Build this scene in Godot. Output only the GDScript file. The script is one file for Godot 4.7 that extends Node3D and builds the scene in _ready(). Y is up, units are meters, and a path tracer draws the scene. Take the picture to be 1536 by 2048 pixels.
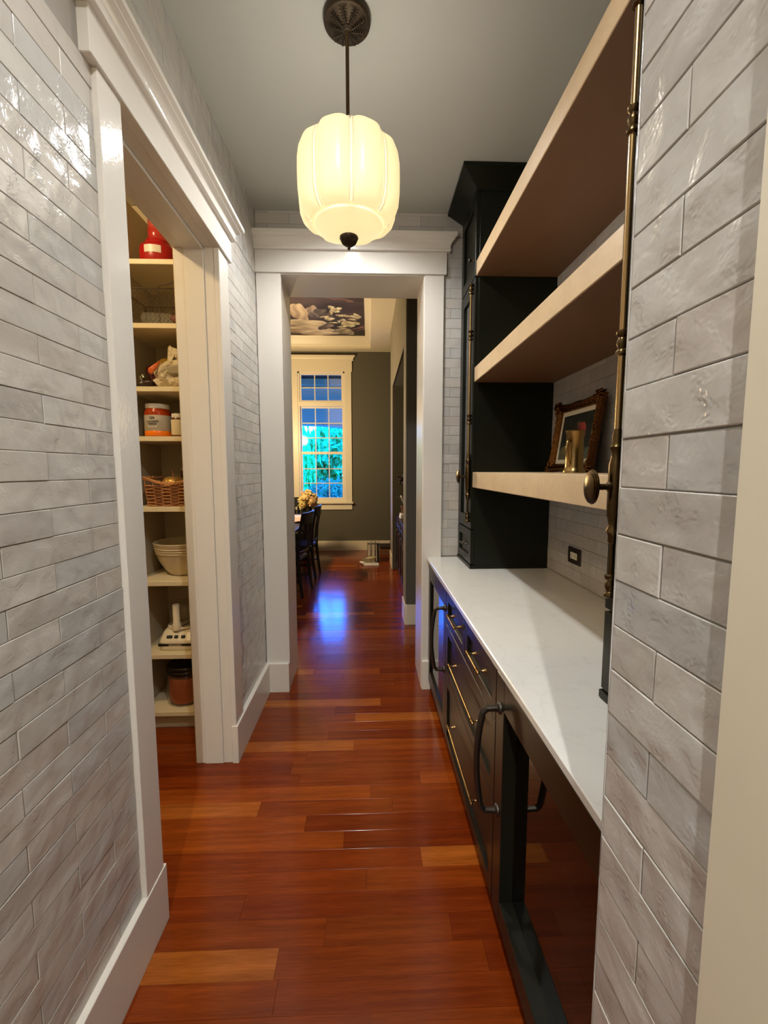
extends Node3D
# A tiled pantry corridor that looks through to a dining room. Coordinates: x right, y up, depth d away from the camera (z = -d).

const CEIL := 3.13
var rng := RandomNumberGenerator.new()
var M := {}
var cache := {}
var used := {}

# ---------------------------------------------------------------- mesh builder
class MB:
	var v := PackedVector3Array()
	var n := PackedVector3Array()
	var uv := PackedVector2Array()
	var uo := Vector2.ZERO
	func _uv(p: Vector3, nn: Vector3) -> Vector2:
		var a := nn.abs()
		if a.y >= a.x and a.y >= a.z:
			return Vector2(p.x, p.z) + uo
		if a.x >= a.z:
			return Vector2(p.z, -p.y) + uo
		return Vector2(p.x, -p.y) + uo
	func put(p: Vector3, nn: Vector3, w = null) -> void:
		v.append(p)
		n.append(nn)
		uv.append(_uv(p, nn) if w == null else w)
	# smooth triangle; turned so that the front (clockwise) side looks along the mean normal
	func tri(a: Vector3, b: Vector3, c: Vector3, na: Vector3, nb: Vector3, nc: Vector3, ua = null, ub = null, uc = null) -> void:
		var g := (c - a).cross(b - a)
		if g.length_squared() < 1e-18:
			return
		if g.dot(na + nb + nc) < 0.0:
			put(a, na, ua); put(c, nc, uc); put(b, nb, ub)
		else:
			put(a, na, ua); put(b, nb, ub); put(c, nc, uc)
	func flat(pts: Array, out: Vector3, uvs = null) -> void:
		var nn := Vector3.ZERO
		for i in range(1, pts.size() - 1):
			nn += (pts[i + 1] - pts[0]).cross(pts[i] - pts[0])
		nn = nn.normalized()
		if nn.dot(out) < 0.0:
			nn = -nn
		for i in range(1, pts.size() - 1):
			if uvs == null:
				tri(pts[0], pts[i], pts[i + 1], nn, nn, nn)
			else:
				tri(pts[0], pts[i], pts[i + 1], nn, nn, nn, uvs[0], uvs[i], uvs[i + 1])
	func quad(a: Vector3, b: Vector3, c: Vector3, d: Vector3, na: Vector3, nb: Vector3, nc: Vector3, nd: Vector3) -> void:
		tri(a, b, c, na, nb, nc)
		tri(a, c, d, na, nc, nd)
	# box between two corners (x, y, depth) with chamfered edges
	func box(x0: float, x1: float, y0: float, y1: float, d0: float, d1: float, b := 0.002) -> MB:
		var lo := Vector3(minf(x0, x1), minf(y0, y1), minf(-d0, -d1))
		var hi := Vector3(maxf(x0, x1), maxf(y0, y1), maxf(-d0, -d1))
		return boxt(lo, hi, b, Transform3D())
	func boxt(lo: Vector3, hi: Vector3, b: float, t: Transform3D) -> MB:
		var s := hi - lo
		b = minf(b, minf(s.x, minf(s.y, s.z)) * 0.45)
		var c := (lo + hi) * 0.5
		var h := s * 0.5
		for ax in 3:
			for sg in [-1.0, 1.0]:
				var u := (ax + 1) % 3
				var w := (ax + 2) % 3
				var pts := []
				for k in [[-1, -1], [1, -1], [1, 1], [-1, 1]]:
					var p := c
					p[ax] += sg * h[ax]
					p[u] += k[0] * (h[u] - b)
					p[w] += k[1] * (h[w] - b)
					pts.append(t * p)
				var o := Vector3.ZERO
				o[ax] = sg
				flat(pts, t.basis * o)
		if b <= 0.0:
			return self
		for ax in 3:
			var u := (ax + 1) % 3
			var w := (ax + 2) % 3
			for su in [-1.0, 1.0]:
				for sw in [-1.0, 1.0]:
					var pts := []
					for k in [[-1, 0], [1, 0], [1, 1], [-1, 1]]:
						var p := c
						p[ax] += k[0] * (h[ax] - b)
						p[u] += su * (h[u] - (b if k[1] else 0.0))
						p[w] += sw * (h[w] - (0.0 if k[1] else b))
						pts.append(t * p)
					var o := Vector3.ZERO
					o[u] = su
					o[w] = sw
					flat(pts, t.basis * o)
		for sx in [-1.0, 1.0]:
			for sy in [-1.0, 1.0]:
				for sz in [-1.0, 1.0]:
					var sv := Vector3(sx, sy, sz)
					var pts := []
					for ax in 3:
						var p := Vector3.ZERO
						for k in 3:
							p[k] = c[k] + sv[k] * (h[k] - (0.0 if k == ax else b))
						pts.append(t * p)
					flat(pts, t.basis * sv)
		return self
	# turned shape about the local y axis of t; profile points (radius, height)
	func lathe(prof: Array, seg: int, t := Transform3D(), lobes := 0, lobe_depth := 0.0, arc := TAU) -> MB:
		var m := prof.size()
		var ns := []
		for i in m - 1:
			var e: Vector2 = prof[i + 1] - prof[i]
			ns.append(Vector2(e.y, -e.x).normalized())
		var rad := func(r: float, a: float) -> float:
			if lobes == 0:
				return r
			var q: float = absf(fposmod(a * lobes / TAU, 1.0) * 2.0 - 1.0)
			return r * (1.0 - lobe_depth * pow(q, 3.0))
		for i in m - 1:
			var p0: Vector2 = prof[i]
			var p1: Vector2 = prof[i + 1]
			var n0: Vector2 = ns[i]
			var n1: Vector2 = ns[i]
			if i > 0 and n0.dot(ns[i - 1]) > 0.6:
				n0 = (n0 + ns[i - 1]).normalized()
			if i < m - 2 and n1.dot(ns[i + 1]) > 0.6:
				n1 = (n1 + ns[i + 1]).normalized()
			for k in seg:
				var a0: float = arc * k / seg
				var a1: float = arc * (k + 1) / seg
				var f := func(p: Vector2, a: float) -> Vector3:
					var r: float = rad.call(p.x, a)
					return t * Vector3(cos(a) * r, p.y, sin(a) * r)
				var g := func(nn: Vector2, a: float) -> Vector3:
					var x := Vector3(cos(a) * nn.x, nn.y, sin(a) * nn.x)
					if lobes:
						var da: float = (rad.call(1.0, a + 0.01) - rad.call(1.0, a - 0.01)) / 0.02
						x -= Vector3(-sin(a), 0, cos(a)) * da * absf(nn.x)
					return (t.basis * x).normalized()
				var w0 := Vector2(a0 * 0.1, p0.y)
				var w1 := Vector2(a1 * 0.1, p0.y)
				var w2 := Vector2(a1 * 0.1, p1.y)
				var w3 := Vector2(a0 * 0.1, p1.y)
				tri(f.call(p0, a0), f.call(p0, a1), f.call(p1, a1), g.call(n0, a0), g.call(n0, a1), g.call(n1, a1), w0, w1, w2)
				tri(f.call(p0, a0), f.call(p1, a1), f.call(p1, a0), g.call(n0, a0), g.call(n1, a1), g.call(n1, a0), w0, w2, w3)
		return self
	# round bar along points; radius may be one number or one for each point; sy flattens it
	func tube(pts: Array, rad, seg := 8, flatten := 1.0) -> MB:
		var m := pts.size()
		var rings := []
		var nrm := []
		var up := Vector3.UP
		for i in m:
			var d: Vector3 = (pts[mini(i + 1, m - 1)] - pts[maxi(i - 1, 0)]).normalized()
			if i == 0:
				up = Vector3.UP if absf(d.y) < 0.9 else Vector3.RIGHT
			var x := up.cross(d).normalized()
			up = d.cross(x).normalized()
			var r: float = rad[i] if rad is Array else rad
			var ring := []
			var rn := []
			for k in seg:
				var a := TAU * k / seg
				rn.append((x * cos(a) + up * sin(a)).normalized())
				ring.append(pts[i] + (x * cos(a) + up * sin(a) * flatten) * r)
			rings.append(ring)
			nrm.append(rn)
		for i in m - 1:
			for k in seg:
				var j := (k + 1) % seg
				quad(rings[i][k], rings[i][j], rings[i + 1][j], rings[i + 1][k], nrm[i][k], nrm[i][j], nrm[i + 1][j], nrm[i + 1][k])
		flat(rings[0], pts[0] - pts[1])
		flat(rings[m - 1], pts[m - 1] - pts[m - 2])
		return self
	# moulding: closed profile of (u, w) points swept from a to b along U, W; m0 and m1 shift the ends by u for mitres
	func mould(a: Vector3, b: Vector3, U: Vector3, W: Vector3, prof: Array, m0 := 0.0, m1 := 0.0) -> MB:
		var dir := (b - a).normalized()
		var k := prof.size()
		var area := 0.0
		for i in k:
			area += prof[i].cross(prof[(i + 1) % k])
		var ns := []
		for i in k:
			var e: Vector2 = prof[(i + 1) % k] - prof[i]
			ns.append((Vector2(e.y, -e.x) * signf(area)).normalized())
		var A := []
		var B := []
		for p in prof:
			A.append(a + U * p.x + W * p.y + dir * (m0 * p.x))
			B.append(b + U * p.x + W * p.y + dir * (m1 * p.x))
		for i in k:
			var j := (i + 1) % k
			var n0: Vector2 = ns[i]
			var n1: Vector2 = ns[i]
			if n0.dot(ns[(i + k - 1) % k]) > 0.75:
				n0 = (n0 + ns[(i + k - 1) % k]).normalized()
			if n1.dot(ns[j]) > 0.75:
				n1 = (n1 + ns[j]).normalized()
			var v0 := U * n0.x + W * n0.y
			var v1 := U * n1.x + W * n1.y
			quad(A[i], A[j], B[j], B[i], v0, v1, v1, v0)
		var idx := Geometry2D.triangulate_polygon(PackedVector2Array(prof))
		for i in range(0, idx.size(), 3):
			flat([A[idx[i]], A[idx[i + 1]], A[idx[i + 2]]], -dir)
			flat([B[idx[i]], B[idx[i + 1]], B[idx[i + 2]]], dir)
		return self
	func ball(c: Vector3, r: Vector3, seg := 12, turn := Basis()) -> MB:
		var prof := []
		for i in seg / 2 + 1:
			var a: float = -PI / 2 + PI * i / (seg / 2)
			prof.append(Vector2(maxf(cos(a), 0.0), sin(a)))
		return lathe(prof, seg, Transform3D(turn * Basis.from_scale(r), c))
	func mesh(off := Vector3.ZERO) -> ArrayMesh:
		var vv := v
		if off != Vector3.ZERO:
			vv = v.duplicate()
			for i in vv.size():
				vv[i] += off
		var a := []
		a.resize(Mesh.ARRAY_MAX)
		a[Mesh.ARRAY_VERTEX] = vv
		a[Mesh.ARRAY_NORMAL] = n
		a[Mesh.ARRAY_TEX_UV] = uv
		var me := ArrayMesh.new()
		me.add_surface_from_arrays(Mesh.PRIMITIVE_TRIANGLES, a)
		return me

func P(x: float, y: float, d: float) -> Vector3:
	return Vector3(x, y, -d)

func V2(a: Array) -> Array:
	var o := []
	for i in range(0, a.size(), 2):
		o.append(Vector2(a[i], a[i + 1]))
	return o

# ---------------------------------------------------------------- scene helpers
func numbered(called: String) -> String:
	if not used.has(called):
		used[called] = 0
		return called
	used[called] += 1
	return "%s_%03d" % [called, used[called]]

func tag(o: Node, label: String, category: String, group := "", kind := "") -> Node:
	if label:
		o.set_meta("label", label)
	if category:
		o.set_meta("category", category)
	if group:
		o.set_meta("group", group)
	if kind:
		o.set_meta("kind", kind)
	return o

func thing(called: String, label: String, category: String, at := Vector3.ZERO, turn := 0.0, group := "") -> Node3D:
	var o := Node3D.new()
	o.name = numbered(called)
	add_child(o)
	o.position = at
	o.rotation.y = turn
	tag(o, label, category, group)
	return o

func struct(called: String, label: String, category: String, at := Vector3.ZERO) -> Node3D:
	var o := thing(called, label, category, at)
	o.set_meta("kind", "structure")
	return o

func origin(o: Node) -> Vector3:
	var p := Vector3.ZERO
	while o is Node3D and o != self:
		p += o.position
		o = o.get_parent()
	return p

# a part whose mesh was built in world coordinates (local = true: in the parent's own)
func part(called: String, mb: MB, mat: Material, parent: Node, label := "", local := false) -> MeshInstance3D:
	var o := MeshInstance3D.new()
	o.name = called
	o.mesh = mb.mesh(Vector3.ZERO if local else -origin(parent))
	o.mesh.surface_set_material(0, mat)
	parent.add_child(o, true)
	if label:
		o.set_meta("label", label)
	return o

func shared(called: String, me: Mesh, mat: Material, parent: Node, t: Transform3D) -> MeshInstance3D:
	var o := MeshInstance3D.new()
	o.name = called
	o.mesh = me
	o.material_override = null
	o.set_surface_override_material(0, mat)
	o.transform = t
	parent.add_child(o, true)
	return o

func one(called: String, mb: MB, mat: Material, label: String, category: String, at: Vector3, group := "", kind := "") -> MeshInstance3D:
	var o := MeshInstance3D.new()
	o.name = numbered(called)
	o.mesh = mb.mesh(-at)
	o.mesh.surface_set_material(0, mat)
	add_child(o)
	o.position = at
	tag(o, label, category, group, kind)
	return o

# ---------------------------------------------------------------- materials
func mat(c: Color, rough := 0.6, metal := 0.0) -> StandardMaterial3D:
	var m := StandardMaterial3D.new()
	m.albedo_color = c
	m.roughness = rough
	m.metallic = metal
	return m

func rgb(r: float, g: float, b: float) -> Color:
	return Color(r / 255.0, g / 255.0, b / 255.0)

func noise(freq: float, oct: int, seed_: int, type := FastNoiseLite.TYPE_SIMPLEX_SMOOTH) -> FastNoiseLite:
	var f := FastNoiseLite.new()
	f.noise_type = type
	f.frequency = freq
	f.fractal_octaves = oct
	f.seed = seed_
	return f

func noise_tex(f: FastNoiseLite, size: int, ramp: Gradient = null) -> NoiseTexture2D:
	var t := NoiseTexture2D.new()
	t.noise = f
	t.width = size
	t.height = size
	t.seamless = true
	if ramp:
		t.color_ramp = ramp
	return t

func relief(m: StandardMaterial3D, tex: Texture2D, cm: float, scale: float) -> StandardMaterial3D:
	m.heightmap_enabled = true
	m.heightmap_texture = tex
	m.heightmap_scale = cm
	m.uv1_triplanar = true
	m.uv1_world_triplanar = true
	m.uv1_scale = Vector3.ONE * scale
	return m

func ramp(cols: Array) -> Gradient:
	var g := Gradient.new()
	g.offsets = PackedFloat32Array(cols.map(func(c): return c[0]))
	g.colors = PackedColorArray(cols.map(func(c): return c[1]))
	return g

# wood: grain runs along u; grey texture that is multiplied by the tint
func wood_image(w: int, h: int, seed_: int, contrast: float) -> ImageTexture:
	var f := noise(0.012, 3, seed_)
	var g := noise(0.05, 2, seed_ + 7)
	var data := PackedByteArray()
	data.resize(w * h * 3)
	for y in h:
		for x in w:
			var a := TAU * x / w
			var wx := cos(a) * 40.0
			var wz := sin(a) * 40.0
			var q := f.get_noise_3d(wx * 0.7, y * 5.0, wz * 0.7)
			var s := g.get_noise_3d(wx * 1.1, y * 9.0, wz * 1.1)
			var l := clampf(0.80 + contrast * (q * 0.8 + s * 0.45), 0.2, 1.0)
			var i := (y * w + x) * 3
			data[i] = int(255 * l)
			data[i + 1] = int(255 * clampf(l * l * 0.3 + l * 0.72, 0, 1))
			data[i + 2] = int(255 * clampf(l * l * 0.5 + l * 0.5, 0, 1))
	return ImageTexture.create_from_image(Image.create_from_data(w, h, false, Image.FORMAT_RGB8, data))

func make_materials() -> void:
	var wav := noise(0.010, 3, 3)
	wav.fractal_gain = 0.38
	wav.domain_warp_enabled = true
	wav.domain_warp_amplitude = 22.0
	wav.domain_warp_frequency = 0.02
	var glaze := noise_tex(wav, 512)
	M.tile = []
	for c in [rgb(188, 183, 176), rgb(192, 188, 182), rgb(182, 177, 171), rgb(189, 182, 174), rgb(184, 182, 178), rgb(194, 189, 182)]:
		M.tile.append(relief(mat(c, 0.14), glaze, 0.42, 1.7))
	M.grout = mat(rgb(150, 144, 136), 0.9)
	M.trim = mat(rgb(222, 216, 205), 0.28)
	var orange := noise_tex(noise(0.06, 2, 9), 256)
	M.gloss_trim = relief(mat(rgb(222, 217, 208), 0.09), orange, 0.02, 4.0)
	M.cream = mat(rgb(224, 214, 190), 0.4)
	M.ceiling = mat(rgb(194, 195, 188), 0.9)
	M.olive = mat(rgb(88, 84, 72), 0.75)
	M.board = []
	var wood := wood_image(512, 256, 21, 0.16)
	for c in [rgb(148, 65, 19), rgb(143, 61, 17), rgb(150, 68, 20), rgb(132, 54, 17), rgb(188, 106, 40), rgb(146, 66, 22), rgb(166, 80, 24)]:
		var m := mat(c, 0.17)
		m.metallic_specular = 0.44
		m.albedo_texture = wood
		m.uv1_scale = Vector3(0.8, 2.2, 1)
		M.board.append(m)
	M.maple = mat(rgb(252, 228, 192), 0.4)
	M.maple.albedo_texture = wood_image(256, 128, 5, 0.05)
	M.maple.uv1_scale = Vector3(2.5, 1.2, 1)
	M.underside = mat(rgb(118, 86, 62), 0.5)  # maple with the shade under the shelves put into the colour
	M.lit_olive = mat(rgb(140, 132, 112), 0.7)  # the olive paint with lamp and window light put into its colour
	M.green = mat(rgb(22, 24, 14), 0.34)
	M.green.metallic_specular = 0.36
	M.dark_green = mat(rgb(26, 25, 17), 0.32)
	M.dark_green.metallic_specular = 0.42
	M.black = mat(rgb(12, 12, 11), 0.5)
	M.void_black = mat(rgb(9, 9, 9), 0.8)
	var vein := noise(0.006, 4, 14)
	vein.domain_warp_enabled = true
	vein.domain_warp_amplitude = 30.0
	M.quartz = mat(Color.WHITE, 0.22)
	M.quartz.albedo_texture = noise_tex(vein, 512, ramp([[0.0, rgb(218, 217, 212)], [0.47, rgb(218, 217, 212)], [0.5, rgb(212, 211, 206)], [0.53, rgb(218, 217, 212)], [1.0, rgb(220, 219, 214)]]))
	M.quartz.uv1_scale = Vector3(1.3, 1.3, 1)
	M.bronze = mat(rgb(92, 74, 52), 0.34, 0.9)
	M.dark_bronze = relief(mat(rgb(70, 58, 44), 0.42, 0.75), noise_tex(noise(0.05, 3, 31), 256), 0.05, 8.0)
	M.brass = mat(rgb(172, 142, 96), 0.26, 1.0)
	M.old_brass = mat(rgb(96, 78, 50), 0.28, 1.0)
	M.tankard = mat(rgb(158, 130, 82), 0.27, 1.0)
	M.pewter = mat(rgb(84, 78, 70), 0.35, 0.9)
	M.glass = mat(Color(0.2, 0.22, 0.22, 0.02), 0.02)
	M.glass.transparency = BaseMaterial3D.TRANSPARENCY_ALPHA
	M.dark_glass = mat(Color(0.03, 0.03, 0.03, 0.75), 0.03)
	M.dark_glass.transparency = BaseMaterial3D.TRANSPARENCY_ALPHA
	M.hutch_glass = mat(Color(0.1, 0.12, 0.12, 0.55), 0.02)
	M.hutch_glass.transparency = BaseMaterial3D.TRANSPARENCY_ALPHA
	M.shade = mat(rgb(250, 238, 205), 0.3)
	M.shade.backlight_enabled = true
	M.shade.backlight = Color(0.26, 0.245, 0.2)
	M.shade.emission_enabled = true
	M.shade.emission = Color(1.0, 0.94, 0.74)
	M.shade.emission_energy_multiplier = SHADE_GLOW
	M.plaster = mat(rgb(214, 202, 172), 0.7)
	M.shelf_paint = mat(rgb(226, 212, 176), 0.45)
	M.pantry = mat(rgb(190, 176, 146), 0.7)
	M.black_wood = mat(rgb(14, 12, 11), 0.42)
	M.dark_wood = mat(rgb(44, 24, 18), 0.3)
	M.white = mat(rgb(232, 228, 218), 0.35)

const SHADE_GLOW := 0.36

# ---------------------------------------------------------------- tiles
func tile_mesh(l: float, h: float) -> ArrayMesh:
	var key := "tile%d_%d" % [roundi(l * 500), roundi(h * 2000)]
	if cache.has(key):
		return cache[key]
	var m := MB.new()
	var t := 0.008
	var r := 0.0014
	var hl := l / 2
	var hh := h / 2
	var f := [Vector3(-hl + r, -hh + r, t), Vector3(hl - r, -hh + r, t), Vector3(hl - r, hh - r, t), Vector3(-hl + r, hh - r, t)]
	var e := [Vector3(-hl, -hh, t - r), Vector3(hl, -hh, t - r), Vector3(hl, hh, t - r), Vector3(-hl, hh, t - r)]
	var b := [Vector3(-hl, -hh, 0), Vector3(hl, -hh, 0), Vector3(hl, hh, 0), Vector3(-hl, hh, 0)]
	var outs := [Vector3(0, -1, 0), Vector3(1, 0, 0), Vector3(0, 1, 0), Vector3(-1, 0, 0)]
	var nz := Vector3(0, 0, 1)
	m.flat(f, nz)
	for i in 4:
		var j := (i + 1) % 4
		var o: Vector3 = outs[i]
		var ne: Vector3 = (o * 0.85 + nz * 0.5).normalized()
		m.quad(e[i], e[j], f[j], f[i], ne, ne, (nz + o * 0.2).normalized(), (nz + o * 0.2).normalized())
		m.flat([b[i], b[j], e[j], e[i]], o)
	cache[key] = m.mesh()
	return cache[key]

# lays running-bond tiles on a wall. o: world point where a = 0, y = 0 on the backing plane; A: direction of a; rows are aligned to y = 1.621
# spans: list of [a0, a1, y0, y1]; joints at ph0 (odd rows) and ph1 (even rows), every L
func lay(wall: Node3D, o: Vector3, A: Vector3, ph0: float, ph1: float, L: float, spans: Array) -> void:
	var N := A.cross(Vector3.UP).normalized()
	var base := Basis(A, Vector3.UP, N)
	var pitch := 0.0622
	var g := 0.0014
	for sp in spans:
		var i0 := int(floor((1.621 - sp[3]) / pitch))
		var i1 := int(ceil((1.621 - sp[2]) / pitch))
		for i in range(i0, i1):
			var y1: float = minf(1.621 - i * pitch, sp[3])
			var y0: float = maxf(1.621 - (i + 1) * pitch, sp[2])
			if y1 - y0 < 0.008:
				continue
			var ph: float = ph0 if posmod(i, 2) == 1 else ph1
			var k := int(floor((sp[0] - ph) / L))
			var a: float = sp[0]
			while a < sp[1] - 0.004:
				var e: float = minf(ph + (k + 1) * L, sp[1])
				k += 1
				if e - a < 0.006:
					a = e
					continue
				var l := roundf((e - a - g) * 500) / 500
				var h := roundf((y1 - y0 - g) * 2000) / 2000
				var tilt := Basis(Vector3.UP, rng.randf_range(-0.006, 0.006)) * Basis(Vector3.RIGHT, rng.randf_range(-0.012, 0.012)) * Basis(Vector3.BACK, rng.randf_range(-0.0022, 0.0022))
				var pos := o + A * ((a + e) / 2) + Vector3(0, (y0 + y1) / 2 + rng.randf_range(-0.0004, 0.0004), 0) + N * rng.randf_range(-0.0008, 0.0006)
				shared("tile", tile_mesh(l, h), M.tile[rng.randi() % M.tile.size()], wall, Transform3D(base * tilt, pos - wall.position))
				a = e

# ---------------------------------------------------------------- camera, sky, lamps
func lamp_omni(at: Vector3, c: Color, e: float, size: float, parent: Node3D) -> void:
	var l := OmniLight3D.new()
	l.name = "lamp_light"
	l.light_color = c
	l.light_energy = e
	l.light_size = size
	l.omni_range = 14.0
	l.omni_attenuation = 2.0
	l.shadow_enabled = true
	parent.add_child(l, true)
	l.position = at - origin(parent)

func lamp_spot(at: Vector3, c: Color, e: float, angle: float, soft: float, parent: Node3D) -> void:
	var l := SpotLight3D.new()
	l.name = "lamp_light"
	l.light_color = c
	l.light_energy = e
	l.light_size = 0.022
	l.spot_range = 14.0
	l.spot_attenuation = 2.0
	l.spot_angle = angle
	l.spot_angle_attenuation = soft
	l.shadow_enabled = true
	parent.add_child(l, true)
	l.position = at - origin(parent)
	l.rotation.x = -PI / 2

const WARM := Color(1.0, 0.995, 0.985)
const PENDANT_E := 0.15
const DOWN_E := 1.56
const PANTRY_E := 1.35
const DINING_E := 4.2
const SKY_E := 4.6

func _ready() -> void:
	rng.seed = 11
	var cam := Camera3D.new()
	cam.name = "camera"
	cam.fov = 99.911
	cam.near = 0.02
	cam.far = 200.0
	var right := Vector3(0.99938, -0.0015, 0.03519)
	var down := Vector3(-0.00494, -0.99519, 0.09788)
	var fwd := Vector3(0.03488, -0.098, -0.99458)
	cam.transform = Transform3D(Basis(right, -down, -fwd).orthonormalized(), Vector3(0, 1.52, 0))
	add_child(cam)
	cam.current = true
	var env := Environment.new()
	var sky := Sky.new()
	var sm := ProceduralSkyMaterial.new()
	sm.sky_top_color = Color(0.16, 0.42, 1.0)
	sm.sky_horizon_color = Color(0.26, 0.58, 1.0)
	sm.ground_bottom_color = Color(0.12, 0.24, 0.30)
	sm.ground_horizon_color = Color(0.30, 0.52, 0.62)
	sm.sky_energy_multiplier = SKY_E
	sm.ground_energy_multiplier = SKY_E
	sky.sky_material = sm
	env.background_mode = Environment.BG_SKY
	env.sky = sky
	env.tonemap_mode = Environment.TONE_MAPPER_LINEAR
	env.tonemap_exposure = 1.12
	env.sdfgi_enabled = true
	env.ssao_enabled = true
	env.ssil_enabled = true
	var we := WorldEnvironment.new()
	we.name = "environment"
	we.environment = env
	add_child(we)
	make_materials()
	build_floor()
	build_corridor()
	build_pantry_room()
	build_dining_room()
	build_counter_run()
	build_pantry_goods()
	build_dining_goods()
	build_outside()

# ---------------------------------------------------------------- floor
func board_mesh(x0: float, x1: float, d0: float, d1: float) -> MB:
	var m := MB.new()
	m.uo = Vector2(rng.randf() * 5.0, rng.randf() * 5.0)
	var lift := rng.randf_range(-0.0002, 0.0002)
	m.box(x0, x1, -0.015, lift, d0, d1, 0.0003)
	var tilt := rng.randf_range(-0.0015, 0.0015) if d0 < 3.2 else rng.randf_range(-0.004, 0.004)
	var cup := tilt * 0.0
	for i in m.v.size():
		m.v[i].y += (-m.v[i].z - (d0 + d1) / 2) * tilt + cup
	var nn := Vector3(0, 1, tilt).normalized()
	for i in m.n.size():
		if m.n[i].y > 0.95:
			m.n[i] = nn
	return m

func build_floor() -> void:
	var fl := struct("floor", "reddish brown hardwood strip floor running through corridor into dining room", "floor", P(0, 0, 2))
	var sub := MB.new()
	sub.box(-4.4, 2.2, -0.2, -0.012, -2.4, 8.3, 0.0)
	part("subfloor", sub, M.dark_wood, fl)
	var pitch := 0.088
	var d := 0.452
	# boards whose tone stands out: row -> [from x, to x, tone]
	var special := {12: [[-0.9, 0.2, 1], [0.2, 0.62, 4]], 13: [[-1.35, -0.11, 6], [-0.11, 0.62, 3]], 14: [[-1.35, -0.28, 6], [-0.28, 0.62, 3]], 15: [[-1.35, -0.5, 4], [-0.5, 0.1, 2], [0.1, 0.62, 5]], 20: [[-0.9, -0.09, 4], [-0.09, 0.62, 6]], 21: [[-1.35, -0.24, 2], [-0.24, 0.62, 3]], 23: [[-1.35, -0.09, 5], [-0.09, 0.62, 4]], 25: [[-0.9, 0.07, 4], [0.07, 0.62, 1]]}
	var far := []
	for k in 7:
		far.append(MB.new())
	var row := 0
	while d < 8.25:
		var near := d < 3.25
		var x0 := -1.35 if near else (-1.35 if d < 3.3 else -4.2)
		var x1 := 0.62 if d < 2.9 else (0.75 if d < 3.3 else 1.7)
		var x := x0 - rng.randf() * 0.6
		if special.has(row):
			for q in special[row]:
				part("floor_board", board_mesh(q[0], q[1] - 0.0006, d, d + pitch - 0.0006), M.board[q[2]], fl)
			x1 = special[row][0][0]
		while x < x1:
			var l := rng.randf_range(0.35, 1.25)
			var e := minf(x + l, x1)
			var a := maxf(x, x0)
			if e - a > 0.03:
				var r := rng.randf()
				var k := 0
				if r > 0.97:
					k = 4
				elif r > 0.88:
					k = 6
				elif r > 0.30:
					k = 1 + rng.randi() % 3
				elif r > 0.2:
					k = 5
				if near:
					part("floor_board", board_mesh(a, e - 0.0006, d, d + pitch - 0.0006), M.board[k], fl)
				else:
					var b := board_mesh(a, e - 0.0006, d, d + pitch - 0.0006)
					far[k].v.append_array(b.v)
					far[k].n.append_array(b.n)
					far[k].uv.append_array(b.uv)
			x = e
		d += pitch
		row += 1
	for k in 7:
		if far[k].v.size():
			part("distant_floor_boards", far[k], M.board[k], fl).set_meta("kind", "stuff")
	# the part of the floor behind the camera and under the furniture
	var rest := MB.new()
	rest.box(-1.35, 2.0, -0.014, -0.0005, -2.4, 0.44, 0.0)
	rest.box(-2.5, -1.352, -0.014, -0.0005, -2.4, 3.3, 0.0)
	rest.box(0.622, 2.0, -0.014, -0.0005, 0.44, 3.3, 0.0)
	part("floor_board", rest, M.board[1], fl)

# ---------------------------------------------------------------- corridor shell
# crown of a door header: (out, up) profile
const CROWN := [0, 0, 0.02, 0, 0.024, 0.004, 0.024, 0.012, 0.02, 0.016, 0.021, 0.03, 0.026, 0.045, 0.036, 0.057, 0.046, 0.063, 0.046, 0.07, 0.052, 0.074, 0.06, 0.078, 0.06, 0.1, 0, 0.1]

func scaled(a: Array, sx: float, sy: float) -> Array:
	var o := []
	for i in range(0, a.size(), 2):
		o.append(Vector2(a[i] * sx, a[i + 1] * sy))
	return o

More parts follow.
